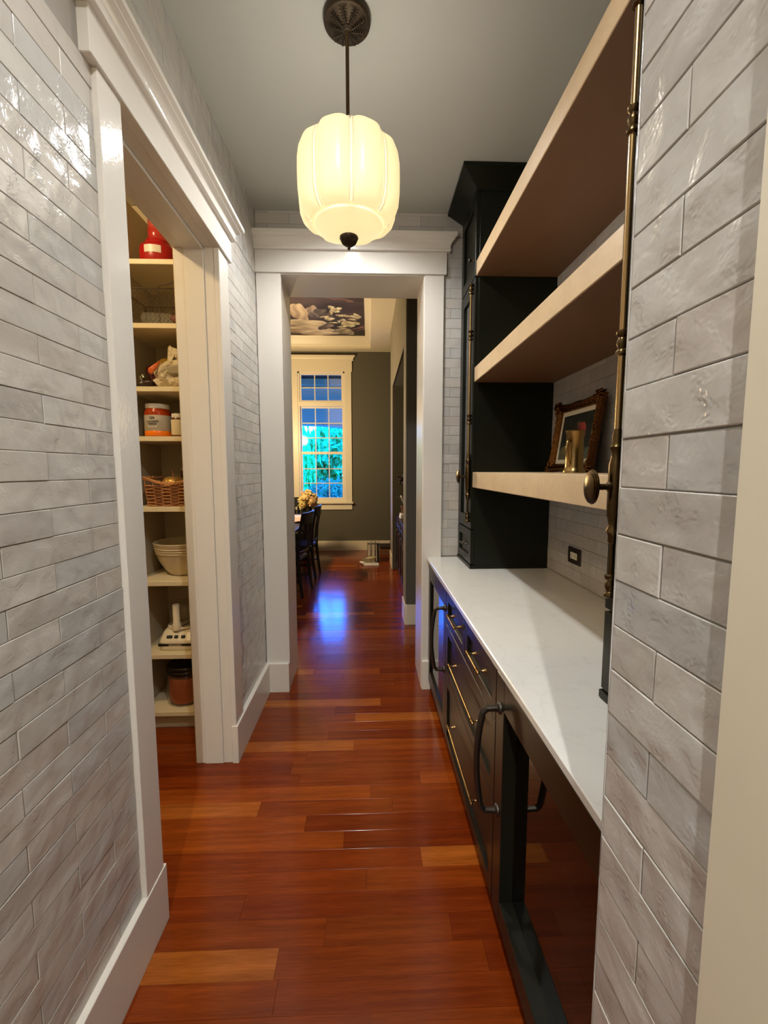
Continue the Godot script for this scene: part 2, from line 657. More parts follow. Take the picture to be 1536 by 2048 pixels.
func build_corridor() -> void:
	var c := struct("ceiling", "plain warm white painted ceiling over the tiled corridor", "ceiling", P(0, CEIL, 1))
	part("ceiling_board", MB.new().box(-2.6, 2.0, CEIL, CEIL + 0.2, -2.4, 3.2, 0.0), M.ceiling, c)
	var wb := struct("wall_behind", "painted wall at the near end of the corridor", "wall", P(0, 0, -2.2))
	part("wall_board", MB.new().box(-2.4, 2.0, 0, CEIL, -2.35, -2.2, 0.0), M.plaster, wb)

	# left wall: near piece with the pantry doorway cut out of it
	var wl := struct("wall_left", "left corridor wall covered in glossy handmade white brick tiles before the pantry doorway", "wall", P(-0.714, 0, 1))
	var slab := MB.new()
	slab.box(-0.9, -0.7085, 0, CEIL, -2.3, 1.338, 0.0)
	slab.box(-0.9, -0.7085, 2.56, CEIL, 1.338, 2.13, 0.0)
	part("backing", slab, M.grout, wl)
	lay(wl, P(-0.714, 0, 0), Vector3(0, 0, -1), 0.978 - 0.276 * 3, 1.116 - 0.276 * 4, 0.276, [[0.42, 1.231, 0.2, 2.545], [0.42, 1.02, 2.545, CEIL], [1.02, 2.13, 2.735, CEIL]])
	var wl2 := struct("wall_left", "left corridor wall of white brick tiles between pantry doorway and dining doorway", "wall", P(-0.714, 0, 2.5))
	part("backing", MB.new().box(-0.9, -0.7085, 0, CEIL, 2.135, 2.88, 0.0), M.grout, wl2)
	lay(wl2, P(-0.714, 0, 0), Vector3(0, 0, -1), 2.13, 2.268, 0.276, [[2.258, 2.876, 0.2, 2.735], [2.13, 2.876, 2.735, CEIL]])

	# far wall round the dining doorway
	var wf := struct("wall_far", "far corridor wall with white brick tiles around the dining doorway", "wall", P(0, 0, 2.884))
	slab = MB.new()
	slab.box(-0.9, -0.558, 0, CEIL, 2.8785, 3.2, 0.0)
	slab.box(0.358, 1.3, 0, CEIL, 2.8785, 3.2, 0.0)
	slab.box(-0.558, 0.358, 2.75, CEIL, 2.8785, 3.2, 0.0)
	part("backing", slab, M.grout, wf)
	lay(wf, P(0, 0, 2.884), Vector3(1, 0, 0), 0.535, 0.673, 0.276, [[0.487, 0.62, 0.93, 2.75], [0.51, 0.62, 2.75, 2.985]])
	lay(wf, P(0, 0, 2.884), Vector3(1, 0, 0), 0.2, 0.338, 0.276, [[-0.704, 0.62, 2.985, CEIL]])
	part("olive_side", MB.new().box(-4.2, -0.56, 0, 3.65, 3.2, 3.22, 0.0).box(0.36, 1.8, 0, 3.65, 3.2, 3.22, 0.0).box(-0.56, 0.36, 2.75, 3.65, 3.2, 3.22, 0.0), M.olive, wf)

	# right: tiled end wall in front of the counter alcove, alcove back wall
	var wr := struct("wall_right", "right hand end wall of large glossy white brick tiles nearest the viewer", "wall", P(0.339, 0, 0.5))
	part("backing", MB.new().box(0.3335, 1.3, 0, CEIL, 0.06, 0.557, 0.0), M.grout, wr)
	lay(wr, P(0.339, 0, 0), Vector3(0, 0, 1), -0.47, -0.572, 0.204, [[-0.557, -0.368, 0.0, CEIL]])
	part("edge_strip", MB.new().mould(P(0.331, 0, 0.562), P(0.331, CEIL, 0.562), Vector3(1, 0, 0), Vector3(0, 0, 1), V2([0, 0.0045, 0.0015, 0.0005, 0.005, -0.001, 0.03, -0.001, 0.03, 0.005, 0.001, 0.005])), M.tile[1], wr)
	var wa := struct("wall_right", "alcove back wall of pale brick tiles behind the counter and maple shelves", "wall", P(1.076, 0, 1.7))
	part("backing", MB.new().box(1.0705, 1.3, 0, CEIL, 0.557, 2.878, 0.0), M.grout, wa)
	lay(wa, P(1.076, 0, 0), Vector3(0, 0, 1), -2.507, -2.369, 0.276, [[-2.507, -1.06, 0.93, CEIL]])
	# painted casing nearest the viewer on the right
	var tr := struct("trim_1", "cream painted casing board at the right edge nearest the viewer", "trim", P(0.325, 0, 0.3))
	part("casing_board", MB.new().box(0.322, 0.36, 0, CEIL, 0.2, 0.368, 0.003), M.cream, tr)
	part("wall_board", MB.new().box(0.34, 1.3, 0, CEIL, -2.3, 0.2, 0.0), M.plaster, tr)

	# pantry doorway: casing, header, crown, jamb
	var pd := struct("trim_2", "white painted casing with moulded crown header around the pantry doorway", "door trim", P(-0.69, 0, 1.7))
	part("casing_board", MB.new().box(-0.716, -0.69, 0.2, 2.546, 1.231, 1.338, 0.002), M.gloss_trim, pd)
	part("casing_board", MB.new().box(-0.716, -0.69, 0.2, 2.546, 2.13, 2.256, 0.002), M.gloss_trim, pd)
	part("header_board", MB.new().box(-0.716, -0.68, 2.546, 2.66, 1.19, 2.29, 0.002), M.gloss_trim, pd)
	var pr := scaled(CROWN, 0.95, 0.78)
	var cr := MB.new().mould(P(-0.684, 2.657, 1.19), P(-0.684, 2.657, 2.29), Vector3(1, 0, 0), Vector3(0, 1, 0), pr, -1.0, 1.0)
	cr.mould(P(-0.714, 2.657, 2.29), P(-0.684, 2.657, 2.29), Vector3(0, 0, -1), Vector3(0, 1, 0), pr, 0.0, 1.0)
	cr.mould(P(-0.714, 2.657, 1.19), P(-0.684, 2.657, 1.19), Vector3(0, 0, 1), Vector3(0, 1, 0), pr, 0.0, 1.0)
	part("crown_moulding", cr, M.gloss_trim, pd)
	# jambs and soffit in stepped planes: casing edge, groove, stop board, inner board
	var jm := MB.new()
	for s in [[-0.762, -0.7145, 2.1335], [-0.853, -0.762, 2.128], [-0.902, -0.853, 2.134]]:
		jm.box(s[0], s[1], 0.0, 2.56, s[2], 2.2, 0.002)
	part("jamb", jm, M.trim, pd)
	jm = MB.new()
	for s in [[-0.762, -0.7145, 1.33], [-0.853, -0.762, 1.342], [-0.902, -0.853, 1.334]]:
		jm.box(s[0], s[1], 0.0, 2.56, s[2], 1.28, 0.002)
	part("jamb", jm, M.trim, pd)
	jm = MB.new()
	for s in [[-0.762, -0.7145, 2.548], [-0.853, -0.762, 2.536], [-0.902, -0.853, 2.544]]:
		jm.box(s[0], s[1], s[2], 2.60, 1.33, 2.14, 0.002)
	part("jamb_head", jm, M.trim, pd)

	# dining doorway
	var dd := struct("trim_3", "white painted casing with moulded crown header around the dining doorway", "door trim", P(0, 0, 2.86))
	part("casing_board", MB.new().box(-0.704, -0.548, 0.2, 2.752, 2.86, 2.886, 0.002), M.gloss_trim, dd)
	part("casing_board", MB.new().box(0.362, 0.487, 0.2, 2.752, 2.86, 2.886, 0.002), M.gloss_trim, dd)
	part("header_board", MB.new().box(-0.706, 0.502, 2.752, 2.888, 2.85, 2.886, 0.002), M.gloss_trim, dd)
	pr = scaled(CROWN, 0.9, 1.0)
	cr = MB.new().mould(P(-0.706, 2.885, 2.853), P(0.502, 2.885, 2.853), Vector3(0, 0, 1), Vector3(0, 1, 0), pr, 0.0, 1.0)
	cr.mould(P(0.502, 2.885, 2.884), P(0.502, 2.885, 2.853), Vector3(1, 0, 0), Vector3(0, 1, 0), pr, 0.0, 1.0)
	part("crown_moulding", cr, M.gloss_trim, dd)
	part("jamb", MB.new().box(-0.58, -0.556, 0, 2.76, 2.866, 3.225, 0.002), M.trim, dd)
	part("jamb", MB.new().box(0.356, 0.38, 0, 2.76, 2.866, 3.225, 0.002), M.trim, dd)
	part("jamb_head", MB.new().box(-0.58, 0.38, 2.744, 2.78, 2.866, 3.225, 0.002), M.trim, dd)

	# baseboards
	var b1 := struct("baseboard_left", "white baseboard along the left tiled wall before the pantry doorway", "baseboard", P(-0.69, 0, 1))
	part("board", MB.new().box(-0.714, -0.687, 0, 0.204, -2.3, 1.352, 0.002), M.trim, b1)
	var b2 := struct("baseboard_left", "white baseboard between pantry doorway and dining doorway", "baseboard", P(-0.69, 0, 2.5))
	part("board", MB.new().box(-0.714, -0.682, 0, 0.204, 2.125, 2.884, 0.002), M.trim, b2)
	var b3 := struct("baseboard_far", "white plinth blocks at the foot of the dining doorway casing", "baseboard", P(0, 0, 2.84))
	part("board", MB.new().box(-0.684, -0.552, 0, 0.204, 2.838, 2.884, 0.002), M.trim, b3)
	part("board", MB.new().box(0.36, 0.42, 0, 0.204, 2.838, 2.884, 0.002), M.trim, b3)

	pendant()
	downlight(P(-0.11, CEIL, 2.3), "round recessed ceiling downlight hidden behind the pendant shade", 0.9)
	downlight(P(-0.05, CEIL, 0.55), "round recessed ceiling downlight above the viewer", 0.8)
	downlight(P(-0.15, CEIL, -1.1), "added unseen downlight behind the viewer, brightening the near end", 2.7)  # added lamp out of view, brightens the tiled end wall and cream casing

func downlight(at: Vector3, label: String, share := 1.0) -> void:
	var t := thing("recessed_downlight", label, "downlight", at)
	var m := MB.new().lathe(V2([0.062, 0.002, 0.05, -0.001, 0.056, -0.006, 0.07, -0.008, 0.085, -0.004, 0.086, 0.001]), 32, Transform3D(Basis(), at))
	part("trim_ring", m, M.white, t)
	var g := mat(Color(1, 0.96, 0.88), 0.5)
	g.emission_enabled = true
	g.emission = Color(1, 0.92, 0.8)
	g.emission_energy_multiplier = 3.0
	part("lens", MB.new().lathe(V2([0.0, -0.004, 0.05, -0.003, 0.056, 0.001]), 24, Transform3D(Basis(), at)), g, t)
	lamp_spot(at + Vector3(0, -0.03, 0), WARM, DOWN_E * share, 76.0, 0.72, t)

func pendant() -> void:
	var cx := -0.07
	var cd := 1.707
	var t := thing("pendant_lamp", "bronze pendant lamp with a lobed cream glass lantern shade", "pendant lamp", P(cx, CEIL, cd))
	var X := Transform3D(Basis(), P(cx, 0, cd))
	# canopy: turned dish with eight raised feathered leaves
	var ca := MB.new().lathe(V2([0.0, 3.078, 0.012, 3.078, 0.016, 3.083, 0.03, 3.092, 0.062, 3.101, 0.074, 3.104, 0.079, 3.104, 0.083, 3.108, 0.085, 3.116, 0.085, CEIL]), 40, X)
	var can := part("canopy", ca, M.dark_bronze, t)
	for k in 9:
		var a := TAU * (k + 0.5) / 9.0
		var d := Vector3(cos(a), 0, sin(a))
		var s := Vector3(-sin(a), 0, cos(a))
		var lf := MB.new()
		lf.tube([X * Vector3(0, 3.082, 0) + d * 0.014, X * Vector3(0, 3.088, 0) + d * 0.035, X * Vector3(0, 3.097, 0) + d * 0.07], [0.002, 0.0022, 0.0012], 5)
		for j in 6:
			for q in [-1, 1]:
				var f := 0.016 + j * 0.0085
				var p0: Vector3 = X * Vector3(0, 3.0815 + f * 0.2, 0) + d * f
				lf.tube([p0, p0 + d * 0.008 + s * q * (0.003 + f * 0.08) - Vector3(0, 0.001, 0), p0 + d * 0.005 + s * q * (0.005 + f * 0.17) + Vector3(0, 0.002, 0)], [0.0018, 0.0024, 0.0008], 5)
		part("leaf", lf, M.dark_bronze, can)
	part("stem", MB.new().lathe(V2([0.0065, 2.66, 0.0065, 3.07, 0.011, 3.074, 0.011, 3.082]), 14, X), M.bronze, t)
	var prof := V2([0.0, 2.385, 0.04, 2.386, 0.085, 2.397, 0.120, 2.416, 0.127, 2.423, 0.124, 2.43, 0.14, 2.427, 0.158, 2.433, 0.176, 2.452, 0.187, 2.48, 0.191, 2.52, 0.192, 2.57, 0.191, 2.62, 0.186, 2.653, 0.174, 2.682, 0.15, 2.702, 0.115, 2.71, 0.07, 2.702, 0.03, 2.69, 0.0, 2.688])
	var sh := MB.new().lathe(prof.slice(0, 6), 72, X)
	var turn := X * Transform3D(Basis(Vector3.UP, 0.10), Vector3.ZERO)
	sh.lathe(prof.slice(5), 160, turn, 8, 0.16)
	var shade := part("glass_shade", sh, M.shade, t)
	# paired ribs in the valleys between the lobes
	for k in 8:
		var a := TAU * k / 8.0
		for q in [-0.045, 0.045]:
			var pts := []
			for p in prof.slice(7, 18):
				var r: float = p.x * (1.0 - 0.16 * pow(absf(absf(q) * 8 / PI - 1.0), 3.0)) + 0.001
				pts.append(turn * Vector3(cos(a + q) * r, p.y, sin(a + q) * r))
			part("rib", MB.new().tube(pts, 0.0042, 6), M.shade, shade)
	var fin := MB.new().lathe(V2([0.0, 2.339, 0.004, 2.341, 0.0065, 2.346, 0.004, 2.351, 0.007, 2.354, 0.02, 2.362, 0.031, 2.373, 0.035, 2.384, 0.033, 2.389, 0.0, 2.389]), 24, X)
	for k in 14:
		var a := TAU * k / 14.0
		fin.tube([X * Vector3(cos(a) * 0.012, 2.3555, sin(a) * 0.012), X * Vector3(cos(a) * 0.026, 2.366, sin(a) * 0.026), X * Vector3(cos(a) * 0.034, 2.382, sin(a) * 0.034)], 0.002, 5)
	part("finial", fin, M.dark_bronze, t)
	lamp_omni(P(cx, 2.585, cd), WARM, PENDANT_E, 0.12, t)

func build_pantry_room() -> void:
	var w := struct("wall_left", "painted inner walls of the walk-in pantry", "wall", P(-1.6, 0, 1.6))
	part("wall_board", MB.new().box(-2.5, -0.9, 0, CEIL, 2.86, 2.98, 0.0), M.pantry, w)
	part("wall_board", MB.new().box(-2.6, -2.5, 0, CEIL, 0.0, 2.98, 0.0), M.pantry, w)
	part("wall_board", MB.new().box(-2.5, -0.9, 0, CEIL, 0.0, 0.1, 0.0), M.pantry, w)
	part("wall_board", MB.new().box(-0.906, -0.9, 0, CEIL, 0.1, 1.33, 0.0).box(-0.906, -0.9, 0, CEIL, 2.14, 2.86, 0.0).box(-0.906, -0.9, 2.56, CEIL, 1.33, 2.14, 0.0), M.pantry, w)
	part("wall_board", MB.new().box(-0.90, -0.82, 0, CEIL, 2.39, 2.86, 0.0), M.pantry, w)
	# ceiling lamp of the pantry, out of sight
	var at := P(-1.62, CEIL, 1.35)
	var t := thing("pantry_lamp", "small round ceiling lamp inside the pantry, out of sight from the corridor", "ceiling lamp", at)
	part("base", MB.new().lathe(V2([0.0, -0.02, 0.1, -0.02, 0.105, -0.012, 0.105, 0.0]), 28, Transform3D(Basis(), at)), M.white, t)
	var g := mat(Color(1, 0.95, 0.84), 0.4)
	g.emission_enabled = true
	g.emission = Color(1, 0.86, 0.62)
	g.emission_energy_multiplier = 4.0
	part("globe", MB.new().lathe(V2([0.0, -0.095, 0.045, -0.085, 0.075, -0.06, 0.085, -0.03, 0.085, -0.02]), 28, Transform3D(Basis(), at)), g, t)
	lamp_omni(at + Vector3(0, -0.055, 0), Color(1.0, 0.87, 0.66), PANTRY_E, 0.07, t)

	# shelves
	var s := thing("pantry_shelving", "tall cream painted pantry shelving with eight open shelves behind doorway", "shelving", P(-1.1, 0, 2.5))
	var tops := [2.624, 2.299, 1.969, 1.703, 1.315, 0.893, 0.465, 0.118]
	for y in tops:
		part("shelf", MB.new().box(-1.33, -0.83, y - 0.027, y, 2.42, 2.83, 0.002), M.shelf_paint, s)
	part("side_panel", MB.new().box(-1.352, -1.33, 0, 3.0, 2.425, 2.84, 0.001), M.pantry, s)
	part("side_panel", MB.new().box(-0.832, -0.81, 0, 3.0, 2.425, 2.84, 0.001), M.pantry, s)
	part("back_panel", MB.new().box(-1.35, -0.81, 0, 3.0, 2.83, 2.85, 0.001), M.pantry, s)
	part("toe_kick", MB.new().box(-1.33, -0.83, 0, 0.092, 2.462, 2.48, 0.001), M.pantry, s)

# ---------------------------------------------------------------- cabinets
# shaker front in the plane x = xf (facing -x): frame of rails and stiles round a recessed panel
func shaker(called: String, xf: float, d0: float, d1: float, y0: float, y1: float, w: float, m: Material, parent: Node, pm: Material = null, recess := 0.012) -> MeshInstance3D:
	var t := 0.022
	var f := MB.new()
	f.box(xf, xf + t, y0, y1, d0, d0 + w, 0.0015)
	f.box(xf, xf + t, y0, y1, d1 - w, d1, 0.0015)
	f.box(xf + 0.0003, xf + t, y0, y0 + w, d0 + w - 0.001, d1 - w + 0.001, 0.0015)
	f.box(xf + 0.0003, xf + t, y1 - w, y1, d0 + w - 0.001, d1 - w + 0.001, 0.0015)
	var o := part(called, f, m, parent)
	part("panel", MB.new().box(xf + recess, xf + recess + 0.006, y0 + w - 0.004, y1 - w + 0.004, d0 + w - 0.004, d1 - w + 0.004, 0.0), pm if pm else m, o)
	return o

# slim bar pull: bar along depth, two flared posts
func bar_pull(x: float, y: float, dc: float, l: float, parent: Node) -> void:
	var xb := x - 0.034
	var m := MB.new()
	var h := l / 2
	m.tube([P(xb, y, dc - h - 0.012), P(xb, y, dc + h + 0.012)], 0.0046, 10)
	for s in [-1, 1]:
		for q in [-0.014, -0.006, 0.006, 0.014]:
			m.tube([P(xb, y, dc + s * h + q - 0.0012), P(xb, y, dc + s * h + q + 0.0012)], 0.0064, 10)
		m.ball(P(xb, y, dc + s * (h + 0.016)), Vector3(0.006, 0.006, 0.006), 10)
		m.lathe(V2([0.0085, 0.0, 0.008, 0.003, 0.0045, 0.008, 0.0035, 0.02, 0.0045, 0.034]), 12, Transform3D(Basis(Vector3.BACK, PI / 2), P(x, y, dc + s * h)))
	part("bar_pull", m, M.brass, parent, "slim brass bar pull")

# heavy bowed appliance pull, upright
func bow_pull(x: float, y0: float, y1: float, d: float, parent: Node) -> void:
	var m := MB.new()
	var pts := []
	var rad := []
	var h := (y1 - y0) / 2
	for i in 25:
		var f := -1.0 + 2.0 * i / 24.0
		var y := (y0 + y1) / 2 + f * h
		var q := absf(f)
		var o: float = 0.05 + 0.021 * (1.0 - f * f)
		if q > 0.94:
			o *= 1.0 - 0.22 * (q - 0.94) / 0.06
		pts.append(P(x - o, y, d))
		rad.append(0.0105 if q < 0.9 else 0.0095)
	m.tube(pts, rad, 12)
	for s in [-1, 1]:
		var yy: float = (y0 + y1) / 2 + s * (h - 0.002)
		m.tube([P(x - 0.046, yy - s * 0.002, d), P(x - 0.02, yy, d), P(x, yy, d)], [0.0095, 0.009, 0.012], 12)
		m.lathe(V2([0.019, 0.0, 0.019, 0.004, 0.015, 0.007, 0.011, 0.01]), 18, Transform3D(Basis(Vector3.BACK, PI / 2), P(x, yy, d)))
	part("bow_handle", m, M.pewter, parent, "dark bowed metal handle")

# under-counter fridge: deep framed glass door over a dark interior with wire racks
func fridge(label: String, d0: float, d1: float, hd: float, recess := 0.042, y0 := 0.075, y1 := 0.885) -> void:
	var x := 0.405
	var t := thing("beverage_fridge", label, "fridge", P(0.7, 0.0, (d0 + d1) / 2), 0.0, "built-in fridges under the counter")
	var b := MB.new()
	b.box(0.455, 1.0, y0, 0.10, d0, d1, 0.0).box(0.455, 1.0, y1 - 0.02, y1, d0, d1, 0.0).box(0.98, 1.0, y0, y1, d0, d1, 0.0)
	b.box(0.455, 1.0, y0, y1, d0, d0 + 0.02, 0.0).box(0.455, 1.0, y0, y1, d1 - 0.02, d1, 0.0)
	part("cabinet_box", b, M.void_black, t)
	part("toe_kick", MB.new().box(0.47, 0.49, 0.0, y0, d0, d1, 0.0), M.void_black, t)
	for k in 4:
		var rk := MB.new()
		var yy: float = 0.2 + k * 0.155
		rk.box(0.48, 0.95, yy, yy + 0.012, d0 + 0.03, d1 - 0.03, 0.002)
		part("rack", rk, M.black, t)
	var w := 0.078
	var f := MB.new()
	f.box(x, x + 0.05, y0, y1, d0 + 0.002, d0 + w, 0.002)
	f.box(x, x + 0.05, y0, y1, d1 - w, d1 - 0.002, 0.002)
	f.box(x + 0.0003, x + 0.05, y0, y0 + w, d0 + w - 0.001, d1 - w + 0.001, 0.002)
	f.box(x + 0.0003, x + 0.05, y1 - w - 0.02, y1, d0 + w - 0.001, d1 - w + 0.001, 0.002)
	var door := part("door_frame", f, M.dark_green, t)
	part("glass_pane", MB.new().box(x + recess, x + recess + 0.005, y0 + w - 0.004, y1 - w - 0.016, d0 + w - 0.004, d1 - w + 0.004, 0.0), M.dark_glass, door)
	bow_pull(x, 0.435, 0.782, hd, door)

func build_counter_run() -> void:
	# worktop
	one("worktop", MB.new().box(0.392, 1.074, 0.904, 0.928, 0.572, 2.872, 0.003), M.quartz, "long white quartz worktop with faint grey veins on the dark cabinets", "worktop", P(0.73, 0.904, 1.7))
	fridge("dark green framed glass door fridge nearest the viewer, with bowed handle", 0.582, 1.302, 1.262)
	fridge("dark green framed glass door fridge beside the dining doorway, far end of counter", 2.197, 2.868, 2.236, 0.012)
	# drawer unit
	var x := 0.405
	var t := thing("drawer_cabinet", "dark green drawer cabinet with brass bar pulls between the two fridges", "cabinet", P(0.7, 0.0, 1.75))
	part("body", MB.new().box(0.428, 1.0, 0.078, 0.889, 1.304, 2.195, 0.001), M.dark_green, t)
	part("toe_kick", MB.new().box(0.47, 0.49, 0.0, 0.078, 1.302, 2.196, 0.0), M.void_black, t)
	for q in [[1.762, 2.193, 0.713, 0.887, 0.145, 1.966], [1.306, 1.758, 0.713, 0.887, 0.145, 1.536], [1.306, 2.193, 0.434, 0.709, 0.455, 1.755], [1.306, 2.193, 0.078, 0.43, 0.47, 1.755]]:
		var dr := shaker("drawer", x, q[0], q[1], q[2], q[3], 0.046, M.dark_green, t)
		bar_pull(x + 0.012, (q[2] + q[3]) / 2 + 0.003, q[5], q[4], dr)

	hutch("tall dark green cabinet standing on the worktop beside the dining doorway", 2.507, 2.872, false)
	hutch("tall dark green cabinet at the near end, mostly hidden behind the tiled end wall", 0.69, 1.055, true)

	# three thick maple shelves
	for q in [[2.598, 2.678, "top maple floating shelf, highest of the three between green cabinets"], [2.018, 2.10, "middle maple floating shelf between the dark green cabinets"], [1.416, 1.505, "lowest maple floating shelf holding the gilt frame and brass tankard"]]:
		var m := MB.new()
		m.uo = Vector2(rng.randf(), rng.randf())
		m.box(0.606, 1.073, q[0], q[1], 1.058, 2.505, 0.002)
		var sf := one("maple_shelf", m, M.maple, q[2], "shelf", P(0.84, q[0], 1.78), "maple shelves")
		part("underside", MB.new().box(0.61, 1.07, q[0] - 0.0015, q[0] + 0.002, 1.06, 2.503, 0.0), M.underside, sf, "underside with shade painted in as darker brown")  # thin panel that paints shade onto the bottom of the shelf
	picture_frame()
	tankard()
	outlet()

func cremone(x: float, d: float, parent: Node) -> void:
	# surface bolt: upper rod, collars, turned middle with oval knob, lower rod
	var B := Transform3D(Basis(), P(x - 0.012, 0, d))
	var root := part("cremone_bolt", MB.new().lathe(V2([0.0075, 1.60, 0.0075, 2.56]), 14, B), M.brass, parent, "brass cremone bolt with oval knob")
	part("rod", MB.new().lathe(V2([0.0065, 1.215, 0.0065, 1.36]), 14, B), M.old_brass, root)
	for y in [2.545, 2.29, 1.812, 1.235]:
		part("collar", MB.new().lathe(V2([0.007, y - 0.03, 0.014, y - 0.026, 0.014, y - 0.019, 0.0085, y - 0.013, 0.0125, y - 0.004, 0.0125, y + 0.004, 0.0085, y + 0.013, 0.014, y + 0.019, 0.014, y + 0.026, 0.007, y + 0.03]), 16, B), M.old_brass, root)
	part("gear_case", MB.new().lathe(V2([0.008, 1.34, 0.011, 1.345, 0.011, 1.36, 0.018, 1.37, 0.011, 1.385, 0.013, 1.40, 0.016, 1.41, 0.0165, 1.53, 0.013, 1.545, 0.011, 1.56, 0.018, 1.573, 0.011, 1.585, 0.012, 1.60, 0.008, 1.615]), 16, B), M.old_brass, root)
	var ky := 1.478
	var T := Transform3D(Basis(Vector3.BACK, PI / 2), P(x - 0.024, ky, d))
	part("spindle", MB.new().lathe(V2([0.013, 0.0, 0.013, 0.004, 0.0075, 0.008, 0.0075, 0.034, 0.011, 0.04]), 14, T), M.bronze, root)
	# oval knob: broad face towards the room, stepped rim
	var K := Transform3D(Basis(Vector3.BACK, PI / 2) * Basis.from_scale(Vector3(1.0, 1.0, 0.72)), P(x - 0.062, ky, d))
	part("knob", MB.new().lathe(V2([0.0, -0.002, 0.03, 0.0, 0.041, 0.003, 0.042, 0.006, 0.038, 0.008, 0.039, 0.011, 0.034, 0.0125, 0.034, 0.0145, 0.02, 0.019, 0.0, 0.021]), 32, K), M.old_brass, root)

func hutch(label: String, d0: float, d1: float, flip: bool) -> void:
	var x := 0.602
	var t := thing("hutch_cabinet", label, "cabinet", P(0.84, 0.928, (d0 + d1) / 2))
	var c := MB.new()
	for dd in [d0, d1 - 0.02]:
		c.box(x + 0.022, 1.073, 0.929, 3.06, dd, dd + 0.02, 0.001)
	c.box(1.05, 1.07, 0.94, 3.06, d0 + 0.02, d1 - 0.02, 0.0)
	for y in [0.93, 1.145, 2.58, 3.04]:
		c.box(x + 0.022, 1.07, y, y + 0.02, d0 + 0.02, d1 - 0.02, 0.0)
	part("body", c, M.green, t)
	for y in [1.5, 1.87, 2.23]:
		part("inner_shelf", MB.new().box(x + 0.05, 1.05, y, y + 0.016, d0 + 0.022, d1 - 0.022, 0.001), M.maple, t)
	var stile_d := d1 - 0.042 if flip else d0 + 0.045
	var up := shaker("upper_door", x, d0 + 0.003, d1 - 0.003, 2.602, 3.045, 0.058, M.green, t)
	var T := Transform3D(Basis(Vector3.BACK, PI / 2), P(x, 2.70, stile_d))
	part("knob", MB.new().lathe(V2([0.009, 0.0, 0.008, 0.003, 0.005, 0.007, 0.006, 0.016, 0.012, 0.021, 0.014, 0.026, 0.011, 0.031, 0.0, 0.033]), 16, T), M.pewter, up)
	# glazed door
	var f := MB.new()
	var w := 0.075
	f.box(x, x + 0.022, 1.168, 2.594, d0 + 0.003, d0 + w, 0.0015)
	f.box(x, x + 0.022, 1.168, 2.594, d1 - w, d1 - 0.003, 0.0015)
	f.box(x + 0.0003, x + 0.022, 1.168, 1.168 + w, d0 + w - 0.001, d1 - w + 0.001, 0.0015)
	f.box(x + 0.0003, x + 0.022, 2.594 - w, 2.594, d0 + w - 0.001, d1 - w + 0.001, 0.0015)
	var gd := part("glass_door", f, M.green, t)
	part("pane", MB.new().box(x + 0.011, x + 0.015, 1.168 + w - 0.004, 2.594 - w + 0.004, d0 + w - 0.004, d1 - w + 0.004, 0.0), M.dark_glass if flip else M.hutch_glass, gd)
	cremone(x, stile_d, gd)
	var dr := shaker("drawer", x, d0 + 0.003, d1 - 0.003, 0.955, 1.16, 0.05, M.green, t)
	var pm := MB.new()
	for s in [-1, 1]:
		pm.lathe(V2([0.008, 0.0, 0.0045, 0.006, 0.004, 0.024]), 12, Transform3D(Basis(Vector3.BACK, PI / 2), P(x + 0.012, 1.057, (d0 + d1) / 2 + s * 0.035)))
	pm.tube([P(x - 0.014, 1.057, (d0 + d1) / 2 - 0.048), P(x - 0.014, 1.057, (d0 + d1) / 2 + 0.048)], 0.0055, 10)
	part("pull", pm, M.pewter, dr)
	part("base_moulding", MB.new().box(x - 0.004, 1.06, 0.929, 0.95, d0 - 0.004, d1, 0.002), M.green, t)
	# crown with an angled cove and a square top fillet, returned along the side towards the room
	var pr := V2([0, 0, 0.004, 0, 0.006, 0.01, 0.088, 0.062, 0.096, 0.064, 0.1, 0.066, 0.1, 0.083, 0, 0.083])
	var cr := MB.new()
	cr.mould(P(x + 0.004, 3.046, d0), P(x + 0.004, 3.046, d1), Vector3(-1, 0, 0), Vector3(0, 1, 0), pr, -1.0, 1.0 if flip else 0.0)
	cr.mould(P(1.07, 3.046, d0), P(x + 0.004, 3.046, d0), Vector3(0, 0, 1), Vector3(0, 1, 0), pr, 0.0, 1.0)
	if flip:
		cr.mould(P(1.07, 3.046, d1), P(x + 0.004, 3.046, d1), Vector3(0, 0, -1), Vector3(0, 1, 0), pr, 0.0, 1.0)
	part("crown", cr, M.green, t)

